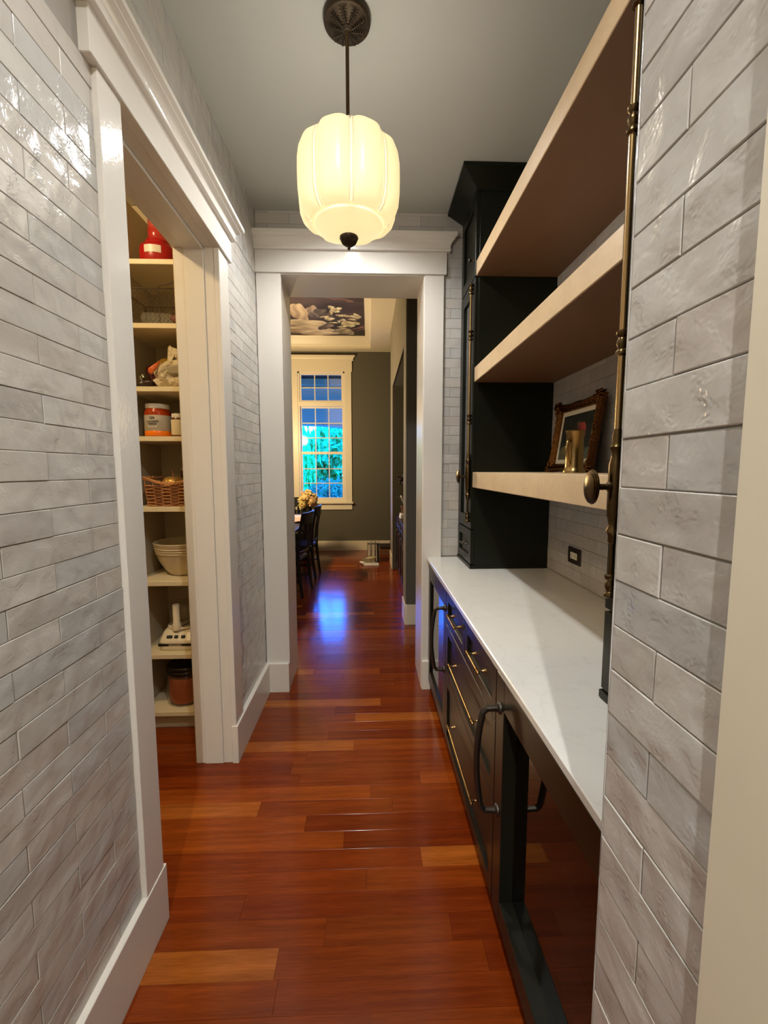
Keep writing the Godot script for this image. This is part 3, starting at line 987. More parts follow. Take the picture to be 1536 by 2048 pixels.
# a leaning gilt frame. Built upright in its own axes (u along the wall, v up, w out to the room), then leaned back
func picture_frame() -> void:
	var W := 0.43
	var Hh := 0.35
	var t := thing("picture_frame", "ornate gilt picture frame with a red fruit still life leaning on the lowest shelf", "picture", P(0.988, 1.505, 2.088))
	t.basis = Basis(Vector3(0, 0, 1), Vector3(0, 1, 0), Vector3(-1, 0, 0)) 
	t.rotate(Vector3(0, 0, 1), -0.135)
	# local axes: x towards the viewer (nearer), y up, z out to the room
	var bw := 0.042
	var gold := relief(mat(rgb(104, 68, 32), 0.24, 1.0), noise_tex(noise(0.03, 3, 44), 256), 0.3, 14.0)
	var dark := mat(rgb(60, 30, 16), 0.45, 0.3)
	var sec := [Vector2(0.0, 0.0), Vector2(0.0, 0.016), Vector2(0.006, 0.028), Vector2(0.014, 0.03), Vector2(0.021, 0.022), Vector2(0.029, 0.015), Vector2(0.036, 0.018), Vector2(0.042, 0.012), Vector2(0.042, 0.0)]
	for side in 4:
		var horizontal := side % 2 == 0
		var l := W if horizontal else Hh
		var m := MB.new()
		var n := 28
		var rows := []
		for i in n + 1:
			var s := float(i) / n
			var c := absf(s - 0.5) * 2.0
			var swell: float = 0.010 * pow(c, 5.0) * 1.6 + 0.006 * exp(-pow((s - 0.5) / 0.07, 2.0)) - 0.006 * (1.0 - c) - 0.002
			var row := []
			for p in sec:
				var inset: float = p.x
				var a: float = -l / 2 + inset + (l - 2 * inset) * s
				var out: float = (Hh if horizontal else W) / 2 - inset + swell * (1.0 - inset / bw)
				var z: float = p.y * (1.0 + 0.25 * pow(c, 4.0)) + 0.0015 * sin(s * 60.0) * sin(inset * 200.0)
				match side:
					0: row.append(Vector3(a, Hh / 2 + out, z))
					1: row.append(Vector3(out, Hh / 2 + a, z))
					2: row.append(Vector3(a, Hh / 2 - out, z))
					3: row.append(Vector3(-out, Hh / 2 + a, z))
			rows.append(row)
		for i in n:
			for k in sec.size() - 1:
				m.flat([rows[i][k], rows[i + 1][k], rows[i + 1][k + 1], rows[i][k + 1]], Vector3(0, 0, 1) if k > 0 and k < 7 else (rows[i][k] - Vector3(0, Hh / 2, 0)) * (1 if k == 0 else -1))
		part("moulding", m, gold, t, "", true)
	for cx in [-1, 1]:
		for cy in [-1, 1]:
			var o := Vector3(cx * (W / 2 - 0.012), Hh / 2 + cy * (Hh / 2 - 0.012), 0.026)
			var m := MB.new()
			m.ball(o, Vector3(0.016, 0.016, 0.012), 10)
			for k in 5:
				var a := atan2(cy, cx) + (k - 2) * 0.62
				var dd := Vector3(cos(a), sin(a), 0)
				m.tube([o + dd * 0.006, o + dd * 0.018 + Vector3(0, 0, 0.008), o + dd * 0.03 - Vector3(0, 0, 0.006)], [0.005, 0.008, 0.003], 7)
			for k in 2:
				var a := 0.0 if k == 0 else PI / 2
				var dd := -Vector3(cos(a) * cx, sin(a) * cy, 0)
				m.tube([o + dd * 0.01, o + dd * 0.03 + Vector3(0, 0, 0.006), o + dd * 0.055 - Vector3(0, 0, 0.002)], [0.007, 0.008, 0.003], 7)
			part("corner_ornament", m, gold, t, "", true)
	part("backing", MB.new().boxt(Vector3(-W / 2 + 0.01, 0.01, -0.012), Vector3(W / 2 - 0.01, Hh - 0.01, 0.001), 0.001, Transform3D()), dark, t, "", true)
	part("mat_board", MB.new().boxt(Vector3(-W / 2 + 0.036, 0.036, 0.001), Vector3(W / 2 - 0.036, Hh - 0.036, 0.006), 0.0, Transform3D()), mat(rgb(222, 212, 186), 0.8), t, "pale mat board", true)
	var print_mat := mat(Color.WHITE, 0.45)
	print_mat.albedo_texture = still_life()
	var q := MB.new()
	var e := 0.064
	var a := [Vector3(-W / 2 + e, e, 0.0066), Vector3(W / 2 - e, e, 0.0066), Vector3(W / 2 - e, Hh - e, 0.0066), Vector3(-W / 2 + e, Hh - e, 0.0066)]
	q.flat(a, Vector3(0, 0, 1), [Vector2(0, 1), Vector2(1, 1), Vector2(1, 0), Vector2(0, 0)])
	part("print", q, print_mat, t, "dark green still life print with a red fruit", true)

func ellipse(im: Image, cx: float, cy: float, rx: float, ry: float, rot: float, c0: Color, c1: Color, soft := 0.12, frill := 0.0) -> void:
	var R := maxf(rx, ry) * (1.0 + soft + frill)
	var ca := cos(rot)
	var sa := sin(rot)
	for y in range(maxi(0, int(cy - R)), mini(im.get_height(), int(cy + R) + 1)):
		for x in range(maxi(0, int(cx - R)), mini(im.get_width(), int(cx + R) + 1)):
			var dx := x - cx
			var dy := y - cy
			var u := (dx * ca + dy * sa) / rx
			var w := (-dx * sa + dy * ca) / ry
			var q := sqrt(u * u + w * w)
			var th := atan2(w, u)
			if frill > 0.0:
				q *= 1.0 + frill * (sin(th * 2.0 + cx) * 0.7 + sin(th * 3.0 + cy) * 0.6 + 0.25 * sin(th * 7.0 + cx + cy))
			if q < 1.0 + soft:
				var k := clampf(0.5 + 0.35 * u - 0.4 * w + (frill * 1.6 * sin(u * 6.0 + w * 2.0 + sin(w * 5.0 + cx)) if frill > 0.0 else 0.0), 0.0, 1.0)
				var c := c0.lerp(c1, k)
				im.set_pixel(x, y, im.get_pixel(x, y).lerp(c, clampf((1.0 + soft - q) / soft, 0.0, 1.0)))

func still_life() -> ImageTexture:
	var im := Image.create(320, 220, false, Image.FORMAT_RGB8)
	var f := noise(0.02, 3, 61)
	for y in 220:
		for x in 320:
			var k := f.get_noise_2d(x, y)
			im.set_pixel(x, y, rgb(44, 50, 40).lerp(rgb(28, 32, 26), 0.5 + k) if y < 172 - x * 0.02 else rgb(96, 104, 92).lerp(rgb(70, 78, 68), 0.5 + k))
	ellipse(im, 214, 108, 46, 62, 0.25, rgb(84, 26, 26), rgb(186, 74, 66), 0.06)
	ellipse(im, 198, 160, 22, 34, 0.1, rgb(60, 22, 20), rgb(120, 52, 44), 0.2)
	for k in 4:
		ellipse(im, 168 + k * 9, 52 - absf(k - 1.5) * -4.0, 4, 15, -0.5 + k * 0.32, rgb(90, 36, 30), rgb(170, 110, 90), 0.2)
	ellipse(im, 214, 180, 50, 10, 0.0, rgb(40, 44, 38), rgb(52, 56, 48), 0.5)
	ellipse(im, 60, 180, 40, 24, 0.0, rgb(90, 82, 50), rgb(128, 118, 74), 0.4)
	return ImageTexture.create_from_image(im)

func tankard() -> void:
	var c := P(0.843, 0, 1.75)
	var X := Transform3D(Basis(), c)
	var t := thing("tankard", "tall antique brass tankard with a side handle before the gilt frame", "tankard", c + Vector3(0, 1.505, 0))
	var b := 1.505
	part("body", MB.new().lathe(V2([0.0, b, 0.043, b, 0.0435, b + 0.006, 0.041, b + 0.012, 0.0375, b + 0.02, 0.036, b + 0.026, 0.0345, b + 0.08, 0.034, b + 0.162, 0.037, b + 0.165, 0.0375, b + 0.171, 0.034, b + 0.173, 0.032, b + 0.168, 0.031, b + 0.02, 0.0, b + 0.016]), 40, X), M.tankard, t)
	var dirv := Vector3(-0.80, 0, 0.6)
	var pts := []
	for q in [[0.033, 0.128], [0.046, 0.136], [0.058, 0.124], [0.061, 0.1], [0.057, 0.07], [0.047, 0.045], [0.035, 0.034]]:
		pts.append(c + dirv * q[0] + Vector3(0, b + q[1], 0))
	part("handle", MB.new().tube(pts, 0.0055, 10), M.tankard, t)

func outlet() -> void:
	var t := thing("power_outlet", "bronze cover plate with a cream double power outlet on the alcove tiles", "outlet", P(1.068, 1.072, 2.165))
	part("cover_plate", MB.new().box(1.0615, 1.0675, 1.03, 1.114, 2.098, 2.232, 0.002), mat(rgb(58, 46, 36), 0.4, 0.4), t)
	var cr := mat(rgb(226, 218, 196), 0.4)
	var fc := part("socket_face", MB.new().box(1.0585, 1.063, 1.055, 1.09, 2.13, 2.20, 0.002), cr, t, "cream socket face")
	for s in [-0.018, 0.018]:
		for q in [-0.006, 0.006]:
			part("slot", MB.new().box(1.0578, 1.059, 1.072 + q - 0.001, 1.072 + q + 0.001, 2.165 + s - 0.005, 2.165 + s + 0.004, 0.0), M.void_black, fc)
		part("slot", MB.new().ball(P(1.0584, 1.072, 2.165 + s + 0.009), Vector3(0.0012, 0.0022, 0.0022), 8), M.void_black, fc)

# lettering as thin geometry; bent round a vertical cylinder of radius r about (cx, cd) when r > 0
func lettering(s: String, width: float, centre: Vector3, face: Vector3, r: float, cx: Vector3, tall := 1.0) -> MB:
	var tm := TextMesh.new()
	var fo := SystemFont.new()
	fo.font_names = PackedStringArray(["Droid Sans"])
	fo.font_weight = 800
	tm.font = fo
	tm.text = s
	tm.font_size = 32
	tm.pixel_size = 0.01
	tm.depth = 0.02
	tm.curve_step = 2.0
	var a := tm.get_mesh_arrays()
	var vs: PackedVector3Array = a[Mesh.ARRAY_VERTEX]
	var idx = a[Mesh.ARRAY_INDEX]
	var lo := Vector3.ONE * 1e9
	var hi := -lo
	for p in vs:
		lo = lo.min(p)
		hi = hi.max(p)
	var k := width / maxf(hi.x - lo.x, 1e-6)
	var m := MB.new()
	var side := Vector3.UP.cross(face)
	var q := []
	for p in vs:
		var l := Vector3((p.x - (lo.x + hi.x) / 2) * k, (p.y - (lo.y + hi.y) / 2) * k * tall, 0.0006 if p.z > 0 else 0.0)
		if r > 0.0:
			var f := (centre - cx)
			f.y = 0
			var ang := l.x / r
			var d := f.normalized().rotated(Vector3.UP, ang)
			q.append(Vector3(cx.x, centre.y + l.y, cx.z) + d * (r + l.z))
		else:
			q.append(centre + side * l.x + Vector3.UP * l.y + face * l.z)
	if idx == null or idx.size() == 0:
		idx = range(vs.size())
	for i in range(0, idx.size(), 3):
		m.flat([q[idx[i]], q[idx[i + 1]], q[idx[i + 2]]], face)
	return m

# a soft, creased packet: flattened pillow with crimped ends
func packet(c: Vector3, half: Vector3, turn: Basis, seed_: int, crease: float) -> MB:
	var f := noise(9.0, 3, seed_)
	var m := MB.new()
	var nu := 20
	var nv := 14
	var g := func(i: int, k: int) -> Vector3:
		var u := -1.0 + 2.0 * i / nu
		var a := TAU * k / nv
		var thick: float = pow(maxf(1.0 - pow(absf(u), 3.0), 0.0), 0.6)
		var wide: float = 1.0 - 0.10 * (1.0 - absf(u)) * (1.0 - absf(u))
		var p := Vector3(u * half.x, sin(a) * half.y * thick + 0.001 * signf(sin(a)), cos(a) * half.z * wide)
		p.y += f.get_noise_3d(p.x * 1.2, p.z * 1.2 + 3.0 * signf(sin(a)), seed_) * crease * thick
		p.z += f.get_noise_2d(p.x * 2.0, 5.0) * crease * 0.5
		return c + turn * p
	var nn := func(i: int, k: int) -> Vector3:
		var e: Vector3 = g.call(mini(i + 1, nu), k) - g.call(maxi(i - 1, 0), k)
		var h: Vector3 = g.call(i, (k + 1) % nv) - g.call(i, (k + nv - 1) % nv)
		var x := h.cross(e)
		var o: Vector3 = g.call(i, k) - c
		if x.length_squared() < 1e-14:
			return o.normalized()
		x = x.normalized()
		return x if x.dot(o) > 0 else -x
	for i in nu:
		for k in nv:
			var j := (k + 1) % nv
			m.quad(g.call(i, k), g.call(i, j), g.call(i + 1, j), g.call(i + 1, k), nn.call(i, k), nn.call(i, j), nn.call(i + 1, j), nn.call(i + 1, k))
	return m

# a soft bag seen from its broad side: outline in (x, y), swollen both ways in depth, with creases
func inflated(outline: Array, d: float, thick: float, seed_: int) -> MB:
	var m := MB.new()
	var f := noise(11.0, 3, seed_)
	var c := Vector2.ZERO
	for p in outline:
		c += p / outline.size()
	var pts := []
	var k := outline.size()
	for i in k:
		for j in 3:
			pts.append(outline[i].lerp(outline[(i + 1) % k], j / 3.0))
	var n := 7
	var g := func(i: int, r: int, side: float) -> Vector3:
		var q: float = float(r) / n
		var p: Vector2 = c.lerp(pts[i % pts.size()], q)
		var z: float = thick * sqrt(maxf(0.0, 1.0 - q * q)) * (1.0 + 0.9 * f.get_noise_2d(p.x, p.y + side))
		z += thick * 0.25 * f.get_noise_2d(p.x * 2.6 + 9.0, p.y * 2.6) * (1.0 - q)
		return P(p.x, p.y, d - side * z)
	for side in [-1.0, 1.0]:
		for i in pts.size():
			for r in n:
				var a: Vector3 = g.call(i, r, side)
				var b: Vector3 = g.call(i + 1, r, side)
				var e: Vector3 = g.call(i + 1, r + 1, side)
				var h: Vector3 = g.call(i, r + 1, side)
				var o := Vector3(0, 0, side)
				m.flat([a, b, e], o)
				m.flat([a, e, h], o)
	return m

func jar_of(called: String, label: String, at: Vector3, r: float, h: float, body: Material, lid: Material, lid_h: float, group := "") -> Node3D:
	var t := thing(called, label, "jar", at, 0.0, group)
	var X := Transform3D(Basis(), at)
	part("body", MB.new().lathe(V2([0.0, 0.0, r * 0.9, 0.0, r * 0.97, 0.004, r, 0.012, r, h * 0.74, r * 0.96, h * 0.80, r * 0.84, h * 0.86, r * 0.84, h - lid_h, 0.0, h - lid_h]), 36, X), body, t)
	part("lid", MB.new().lathe(V2([0.0, h - lid_h, r * 0.88, h - lid_h, r * 0.9, h - lid_h + 0.002, r * 0.9, h - 0.003, r * 0.87, h, 0.0, h]), 36, X), lid, t)
	return t

func build_pantry_goods() -> void:
	# top shelf: red plastic machine
	var at := P(-1.165, 2.624, 2.57)
	var X := Transform3D(Basis(), at)
	var red := mat(rgb(168, 14, 16), 0.3)
	var t := thing("popcorn_machine", "red plastic countertop machine with clear red chimney and white label, top pantry shelf", "appliance", at)
	part("body", MB.new().lathe(V2([0.0, 0.0, 0.088, 0.0, 0.094, 0.006, 0.095, 0.10, 0.091, 0.114, 0.082, 0.122, 0.066, 0.126, 0.062, 0.15, 0.056, 0.153, 0.0, 0.153]), 40, X), red, t)
	var rc := mat(Color(0.86, 0.16, 0.14, 0.55), 0.1)
	rc.transparency = BaseMaterial3D.TRANSPARENCY_ALPHA
	part("chimney", MB.new().lathe(V2([0.05, 0.152, 0.048, 0.20, 0.05, 0.203, 0.05, 0.21, 0.047, 0.214, 0.046, 0.30, 0.0, 0.305]), 32, X), rc, t, "clear red chimney")
	var lb := MB.new()
	for i in 8:
		var a0 := -0.46 + 0.92 * i / 8.0
		var a1 := -0.46 + 0.92 * (i + 1) / 8.0
		var p0 := at + Vector3(sin(a0 + 0.1), 0, cos(a0 + 0.1)) * 0.0965
		var p1 := at + Vector3(sin(a1 + 0.1), 0, cos(a1 + 0.1)) * 0.0965
		lb.flat([p0 + Vector3(0, 0.062, 0), p1 + Vector3(0, 0.062, 0), p1 + Vector3(0, 0.10, 0), p0 + Vector3(0, 0.10, 0)], p0 - at)
		lb.flat([p0 + Vector3(0, 0.10, 0), p1 + Vector3(0, 0.10, 0), (p1 - at) * 0.97 + at + Vector3(0, 0.10, 0), (p0 - at) * 0.97 + at + Vector3(0, 0.10, 0)], Vector3.UP)
	part("label_plate", lb, M.white, t, "white label plate")
	part("base_slot", MB.new().lathe(V2([0.096, 0.0, 0.0965, 0.02, 0.095, 0.024]), 10, X * Transform3D(Basis(Vector3.UP, -PI / 2 + 1.1 + PI), Vector3.ZERO), 0, 0.0, 0.9), M.black, t)

	# wire basket with bottles lying in it
	t = thing("wire_basket", "rusty wire mesh basket with a drop handle on the second pantry shelf", "basket", P(-1.12, 2.299, 2.57))
	var wire := mat(rgb(74, 62, 50), 0.55, 0.6)
	var f := MB.new()
	var bx0 := -1.325
	var bx1 := -0.905
	for y in [2.305, 2.487]:
		f.tube([P(bx0, y, 2.45), P(bx1, y, 2.45), P(bx1, y, 2.72), P(bx0, y, 2.72), P(bx0, y, 2.45)], 0.0022, 6)
	for q in [[bx0, 2.45], [bx1, 2.45], [bx1, 2.72], [bx0, 2.72], [-1.12, 2.45]]:
		f.tube([P(q[0], 2.305, q[1]), P(q[0], 2.49, q[1])], 0.002, 6)
	part("frame", f, wire, t)
	f = MB.new()
	for k in range(-6, 22):
		for s in [-1, 1]:
			var xa := bx0 + k * 0.026
			var xb: float = xa + s * 0.18
			var f0 := 0.0
			var f1 := 1.0
			if xb != xa:
				var ta := (bx0 - xa) / (xb - xa)
				var tb := (bx1 - xa) / (xb - xa)
				f0 = maxf(0.0, minf(ta, tb))
				f1 = minf(1.0, maxf(ta, tb))
			if f1 > f0:
				for dd in [2.45, 2.72]:
					f.tube([P(lerpf(xa, xb, f0), 2.305 + 0.182 * f0, dd), P(lerpf(xa, xb, f1), 2.305 + 0.182 * f1, dd)], 0.0007, 4)
	for k in range(-6, 13):
		for s in [-1, 1]:
			var a := 2.45 + k * 0.026
			var b: float = a + s * 0.18
			var ta := (2.45 - a) / (b - a)
			var tb := (2.72 - a) / (b - a)
			var f0 := maxf(0.0, minf(ta, tb))
			var f1 := minf(1.0, maxf(ta, tb))
			if f1 > f0:
				for xx in [bx0, bx1]:
					f.tube([P(xx, 2.305 + 0.182 * f0, lerpf(a, b, f0)), P(xx, 2.305 + 0.182 * f1, lerpf(a, b, f1))], 0.0007, 4)
	part("mesh_sides", f, wire, t).set_meta("kind", "stuff")
	part("handle", MB.new().tube([P(-1.12, 2.49, 2.45), P(-1.112, 2.497, 2.445), P(-1.08, 2.502, 2.44), P(-1.0, 2.525, 2.44), P(-0.93, 2.53, 2.44)], 0.0022, 6), wire, t)
	var clear := mat(Color(0.8, 0.8, 0.75, 0.16), 0.05)
	clear.transparency = BaseMaterial3D.TRANSPARENCY_ALPHA
	clear.heightmap_enabled = true
	relief(clear, noise_tex(noise(0.03, 3, 77, FastNoiseLite.TYPE_CELLULAR), 256), 0.3, 9.0)
	var L := Transform3D(Basis(Vector3.BACK, -PI / 2 - 0.03), P(-1.26, 2.355, 2.56))
	var bt := thing("plastic_bottle", "clear plastic bottle lying inside the wire basket", "bottle", P(-1.16, 2.307, 2.56))
	part("body", MB.new().lathe(V2([0.0, 0.0, 0.035, 0.001, 0.044, 0.008, 0.046, 0.02, 0.044, 0.05, 0.046, 0.08, 0.046, 0.12, 0.043, 0.15, 0.02, 0.18, 0.014, 0.19, 0.014, 0.2]), 28, L), clear, bt)
	part("cap", MB.new().lathe(V2([0.0, 0.195, 0.016, 0.195, 0.016, 0.21, 0.0, 0.211]), 20, L), M.white, bt)
	bt = thing("sweet_packet", "clear packet of reddish sweets in the wire basket beside the bottle", "packet", P(-1.0, 2.307, 2.54))
	var pk := relief(mat(rgb(140, 92, 78), 0.25), noise_tex(noise(0.04, 3, 78), 256), 0.4, 9.0)
	part("bag", packet(P(-1.0, 2.345, 2.53), Vector3(0.085, 0.035, 0.05), Basis(), 5, 0.012), pk, bt)

	# third shelf: bags
	t = thing("snack_bag", "yellow snack bag with a dark red end lying behind the white pouch", "bag", P(-1.15, 1.969, 2.62))
	part("bag", inflated(V2([-1.24, 2.04, -1.255, 2.09, -1.215, 2.145, -1.15, 2.185, -1.10, 2.19, -1.04, 2.17, -1.0, 2.10, -1.02, 2.02, -1.12, 1.99, -1.2, 2.0]), 2.61, 0.05, 8), mat(rgb(150, 116, 40), 0.35), t)
	part("crimped_end", inflated(V2([-1.27, 2.11, -1.28, 2.09, -1.225, 1.975, -1.16, 1.985, -1.2, 2.06, -1.225, 2.105, -1.25, 2.12]), 2.58, 0.02, 9), mat(rgb(66, 16, 16), 0.4), t, "dark red crimped end")
	t = thing("sweet_packet", "dark red packet lying under the yellow snack bag on the third pantry shelf", "packet", P(-1.13, 1.97, 2.66))
	part("bag", packet(P(-1.13, 2.02, 2.68), Vector3(0.11, 0.05, 0.08), Basis(), 18, 0.015), mat(rgb(70, 24, 20), 0.4), t)
	var cloth := relief(mat(rgb(206, 192, 160), 0.45), noise_tex(noise(0.02, 3, 80), 256), 0.5, 6.0)
	t = thing("food_pouch", "crumpled white food pouch with folded top and orange side on the third pantry shelf", "pouch", P(-1.09, 1.969, 2.52))
	part("pouch", inflated(V2([-1.17, 1.972, -1.205, 2.01, -1.185, 2.03, -1.20, 2.06, -1.175, 2.085, -1.12, 2.125, -1.05, 2.135, -1.0, 2.11, -0.985, 2.04, -1.0, 1.975, -1.08, 1.97]), 2.51, 0.05, 12), cloth, t)
	part("folded_top", inflated(V2([-1.122, 2.12, -1.118, 2.16, -1.115, 2.2, -1.102, 2.212, -1.09, 2.2, -1.04, 2.185, -1.0, 2.16, -0.99, 2.11, -1.03, 2.10, -1.06, 2.13, -1.09, 2.15, -1.1, 2.11]), 2.515, 0.018, 13), cloth, t)
	part("orange_side", inflated(V2([-1.205, 2.055, -1.2, 2.075, -1.17, 2.095, -1.13, 2.118, -1.15, 2.085, -1.17, 2.06, -1.185, 2.04]), 2.46, 0.008, 15), mat(rgb(204, 96, 40), 0.4), t, "orange printed side")
	part("printed_text", inflated(V2([-1.10, 2.07, -1.09, 2.085, -1.03, 2.095, -1.01, 2.075, -1.02, 2.05, -1.08, 2.045]), 2.4565, 0.002, 16), mat(rgb(150, 138, 112), 0.5), t, "grey printed panel")
	t = thing("chocolate_packet", "small dark brown shiny packet at the left foot of the white pouch", "packet", P(-1.235, 1.969, 2.5))
	part("packet", packet(P(-1.235, 1.993, 2.5), Vector3(0.05, 0.022, 0.04), Basis(Vector3.BACK, 0.25), 20, 0.012), mat(rgb(48, 26, 20), 0.2), t)
	part("foil_twist", MB.new().tube([P(-1.245, 2.01, 2.47), P(-1.25, 2.03, 2.465), P(-1.235, 2.038, 2.462), P(-1.228, 2.022, 2.46)], 0.006, 8), mat(rgb(200, 196, 186), 0.2, 0.8), t, "silver foil twist")

	# fourth shelf: jars
	at = P(-1.205, 1.703, 2.55)
	var amber := mat(rgb(166, 56, 14), 0.1)
	t = jar_of("powder_jar", "large orange plastic powder jar with white lid and grey printed label", at, 0.07, 0.187, amber, M.white, 0.026)
	var band := MB.new().lathe(V2([0.0705, 0.036, 0.0712, 0.037, 0.0712, 0.122, 0.0705, 0.123]), 40, Transform3D(Basis(), at))
	var lab := part("label", band, mat(rgb(172, 164, 148), 0.5), t, "grey printed label")
	part("orange_band", MB.new().lathe(V2([0.0705, 0.008, 0.0712, 0.009, 0.0712, 0.035, 0.0705, 0.036]), 40, Transform3D(Basis(), at)), mat(rgb(240, 122, 8), 0.3), t, "bright orange band")
	var fc := Vector3(0.12, 0, 1).normalized()
	var ink := mat(rgb(34, 32, 30), 0.5)
	part("lettering", lettering("L-GLUTAMINE", 0.066, at + Vector3(0.0, 0.087, 0.071) , fc, 0.0714, at, 1.5), ink, lab)
	part("lettering", lettering("POWDER", 0.046, at + Vector3(0.0, 0.073, 0.071), fc, 0.0714, at, 1.3), ink, lab)
	part("emblem", MB.new().ball(at + Vector3(-0.002, 0.107, 0.0705), Vector3(0.015, 0.0075, 0.002), 16), ink, lab, "black oval emblem")
	part("lettering", lettering("NOW", 0.018, at + Vector3(-0.002, 0.107, 0.0726), fc, 0.0, at), M.white, lab)
	for k in 3:
		var a := -0.25 + k * 0.25
		part("dot", MB.new().ball(at + Vector3(sin(a) * 0.0714, 0.056, cos(a) * 0.0714), Vector3(0.006, 0.006, 0.0016), 12), M.white, lab, "white dot")
	at = P(-1.085, 1.703, 2.53)
	t = jar_of("spice_jar", "small brown jar with white lid and cream label beside the orange jar", at, 0.036, 0.133, mat(rgb(92, 56, 28), 0.2), M.white, 0.024)
	part("label", MB.new().lathe(V2([0.0364, 0.014, 0.0369, 0.015, 0.0369, 0.098, 0.0364, 0.099]), 32, Transform3D(Basis(), at)), mat(rgb(214, 200, 168), 0.5), t, "cream label")
	jar_of("storage_jar", "dark jar with a deep blue lid in shadow behind the small white lidded jar", P(-1.06, 1.703, 2.7), 0.066, 0.2, mat(rgb(30, 34, 38), 0.2), mat(rgb(22, 44, 66), 0.4), 0.03)

	wicker()
	# bowl
	at = P(-1.125, 0.893, 2.63)
	X = Transform3D(Basis(), at)
	var stone := mat(rgb(206, 190, 156), 0.3)
	t = thing("mixing_bowl", "large cream stoneware mixing bowl with ribbed rim and fluted sides", "bowl", at)
	var fl := MB.new().lathe(V2([0.0, 0.0, 0.078, 0.0, 0.082, 0.004, 0.1, 0.022, 0.125, 0.058, 0.145, 0.098, 0.156, 0.132]), 48, X, 16, 0.022)
	fl.lathe(V2([0.152, 0.130, 0.159, 0.134, 0.1605, 0.140, 0.157, 0.144, 0.1615, 0.148, 0.163, 0.154, 0.1595, 0.158, 0.164, 0.162, 0.1655, 0.168, 0.162, 0.172, 0.166, 0.178, 0.168, 0.19, 0.171, 0.197, 0.168, 0.2, 0.163, 0.196, 0.155, 0.14, 0.12, 0.06, 0.08, 0.015, 0.0, 0.01]), 64, X)
	part("body", fl, stone, t)
	processor()
	# glass jar
	at = P(-1.125, 0.118, 2.57)
	X = Transform3D(Basis(), at)
	t = thing("glass_canister", "clear glass canister of brown powder with a metal lid, bottom pantry shelf", "jar", at)
	var gl := mat(Color(0.3, 0.3, 0.28, 0.05), 0.03)
	gl.transparency = BaseMaterial3D.TRANSPARENCY_ALPHA
	part("glass", MB.new().lathe(V2([0.0, 0.0, 0.098, 0.0, 0.106, 0.006, 0.108, 0.02, 0.108, 0.165, 0.102, 0.185, 0.096, 0.192]), 44, X), gl, t)
	part("contents", MB.new().lathe(V2([0.0, 0.012, 0.09, 0.012, 0.097, 0.02, 0.098, 0.165, 0.05, 0.172, 0.0, 0.17]), 36, X), mat(rgb(168, 84, 36), 0.8), t, "brown powder")
	part("lid", MB.new().lathe(V2([0.09, 0.186, 0.104, 0.186, 0.106, 0.19, 0.106, 0.206, 0.103, 0.21, 0.105, 0.214, 0.104, 0.232, 0.098, 0.238, 0.06, 0.24, 0.0, 0.24]), 44, X), mat(rgb(70, 66, 60), 0.25, 0.95), t, "dark metal lid")
	var em := MB.new()
	var pts := []
	for k in 13:
		var a := -0.42 + 0.84 * k / 12.0
		pts.append(at + Vector3(sin(a) * 0.1085, 0.14 - 0.02 * pow(absf(a / 0.42), 3.0), cos(a) * 0.1085))
	em.tube(pts, 0.003, 6)
	pts = []
	for k in 9:
		var a := -0.36 + 0.72 * k / 8.0
		pts.append(at + Vector3(sin(a) * 0.1085, 0.108 + 0.004 * sin(k * 2.0), cos(a) * 0.1085))
	em.tube(pts, 0.0022, 6)
	part("embossing", em, gl, t)

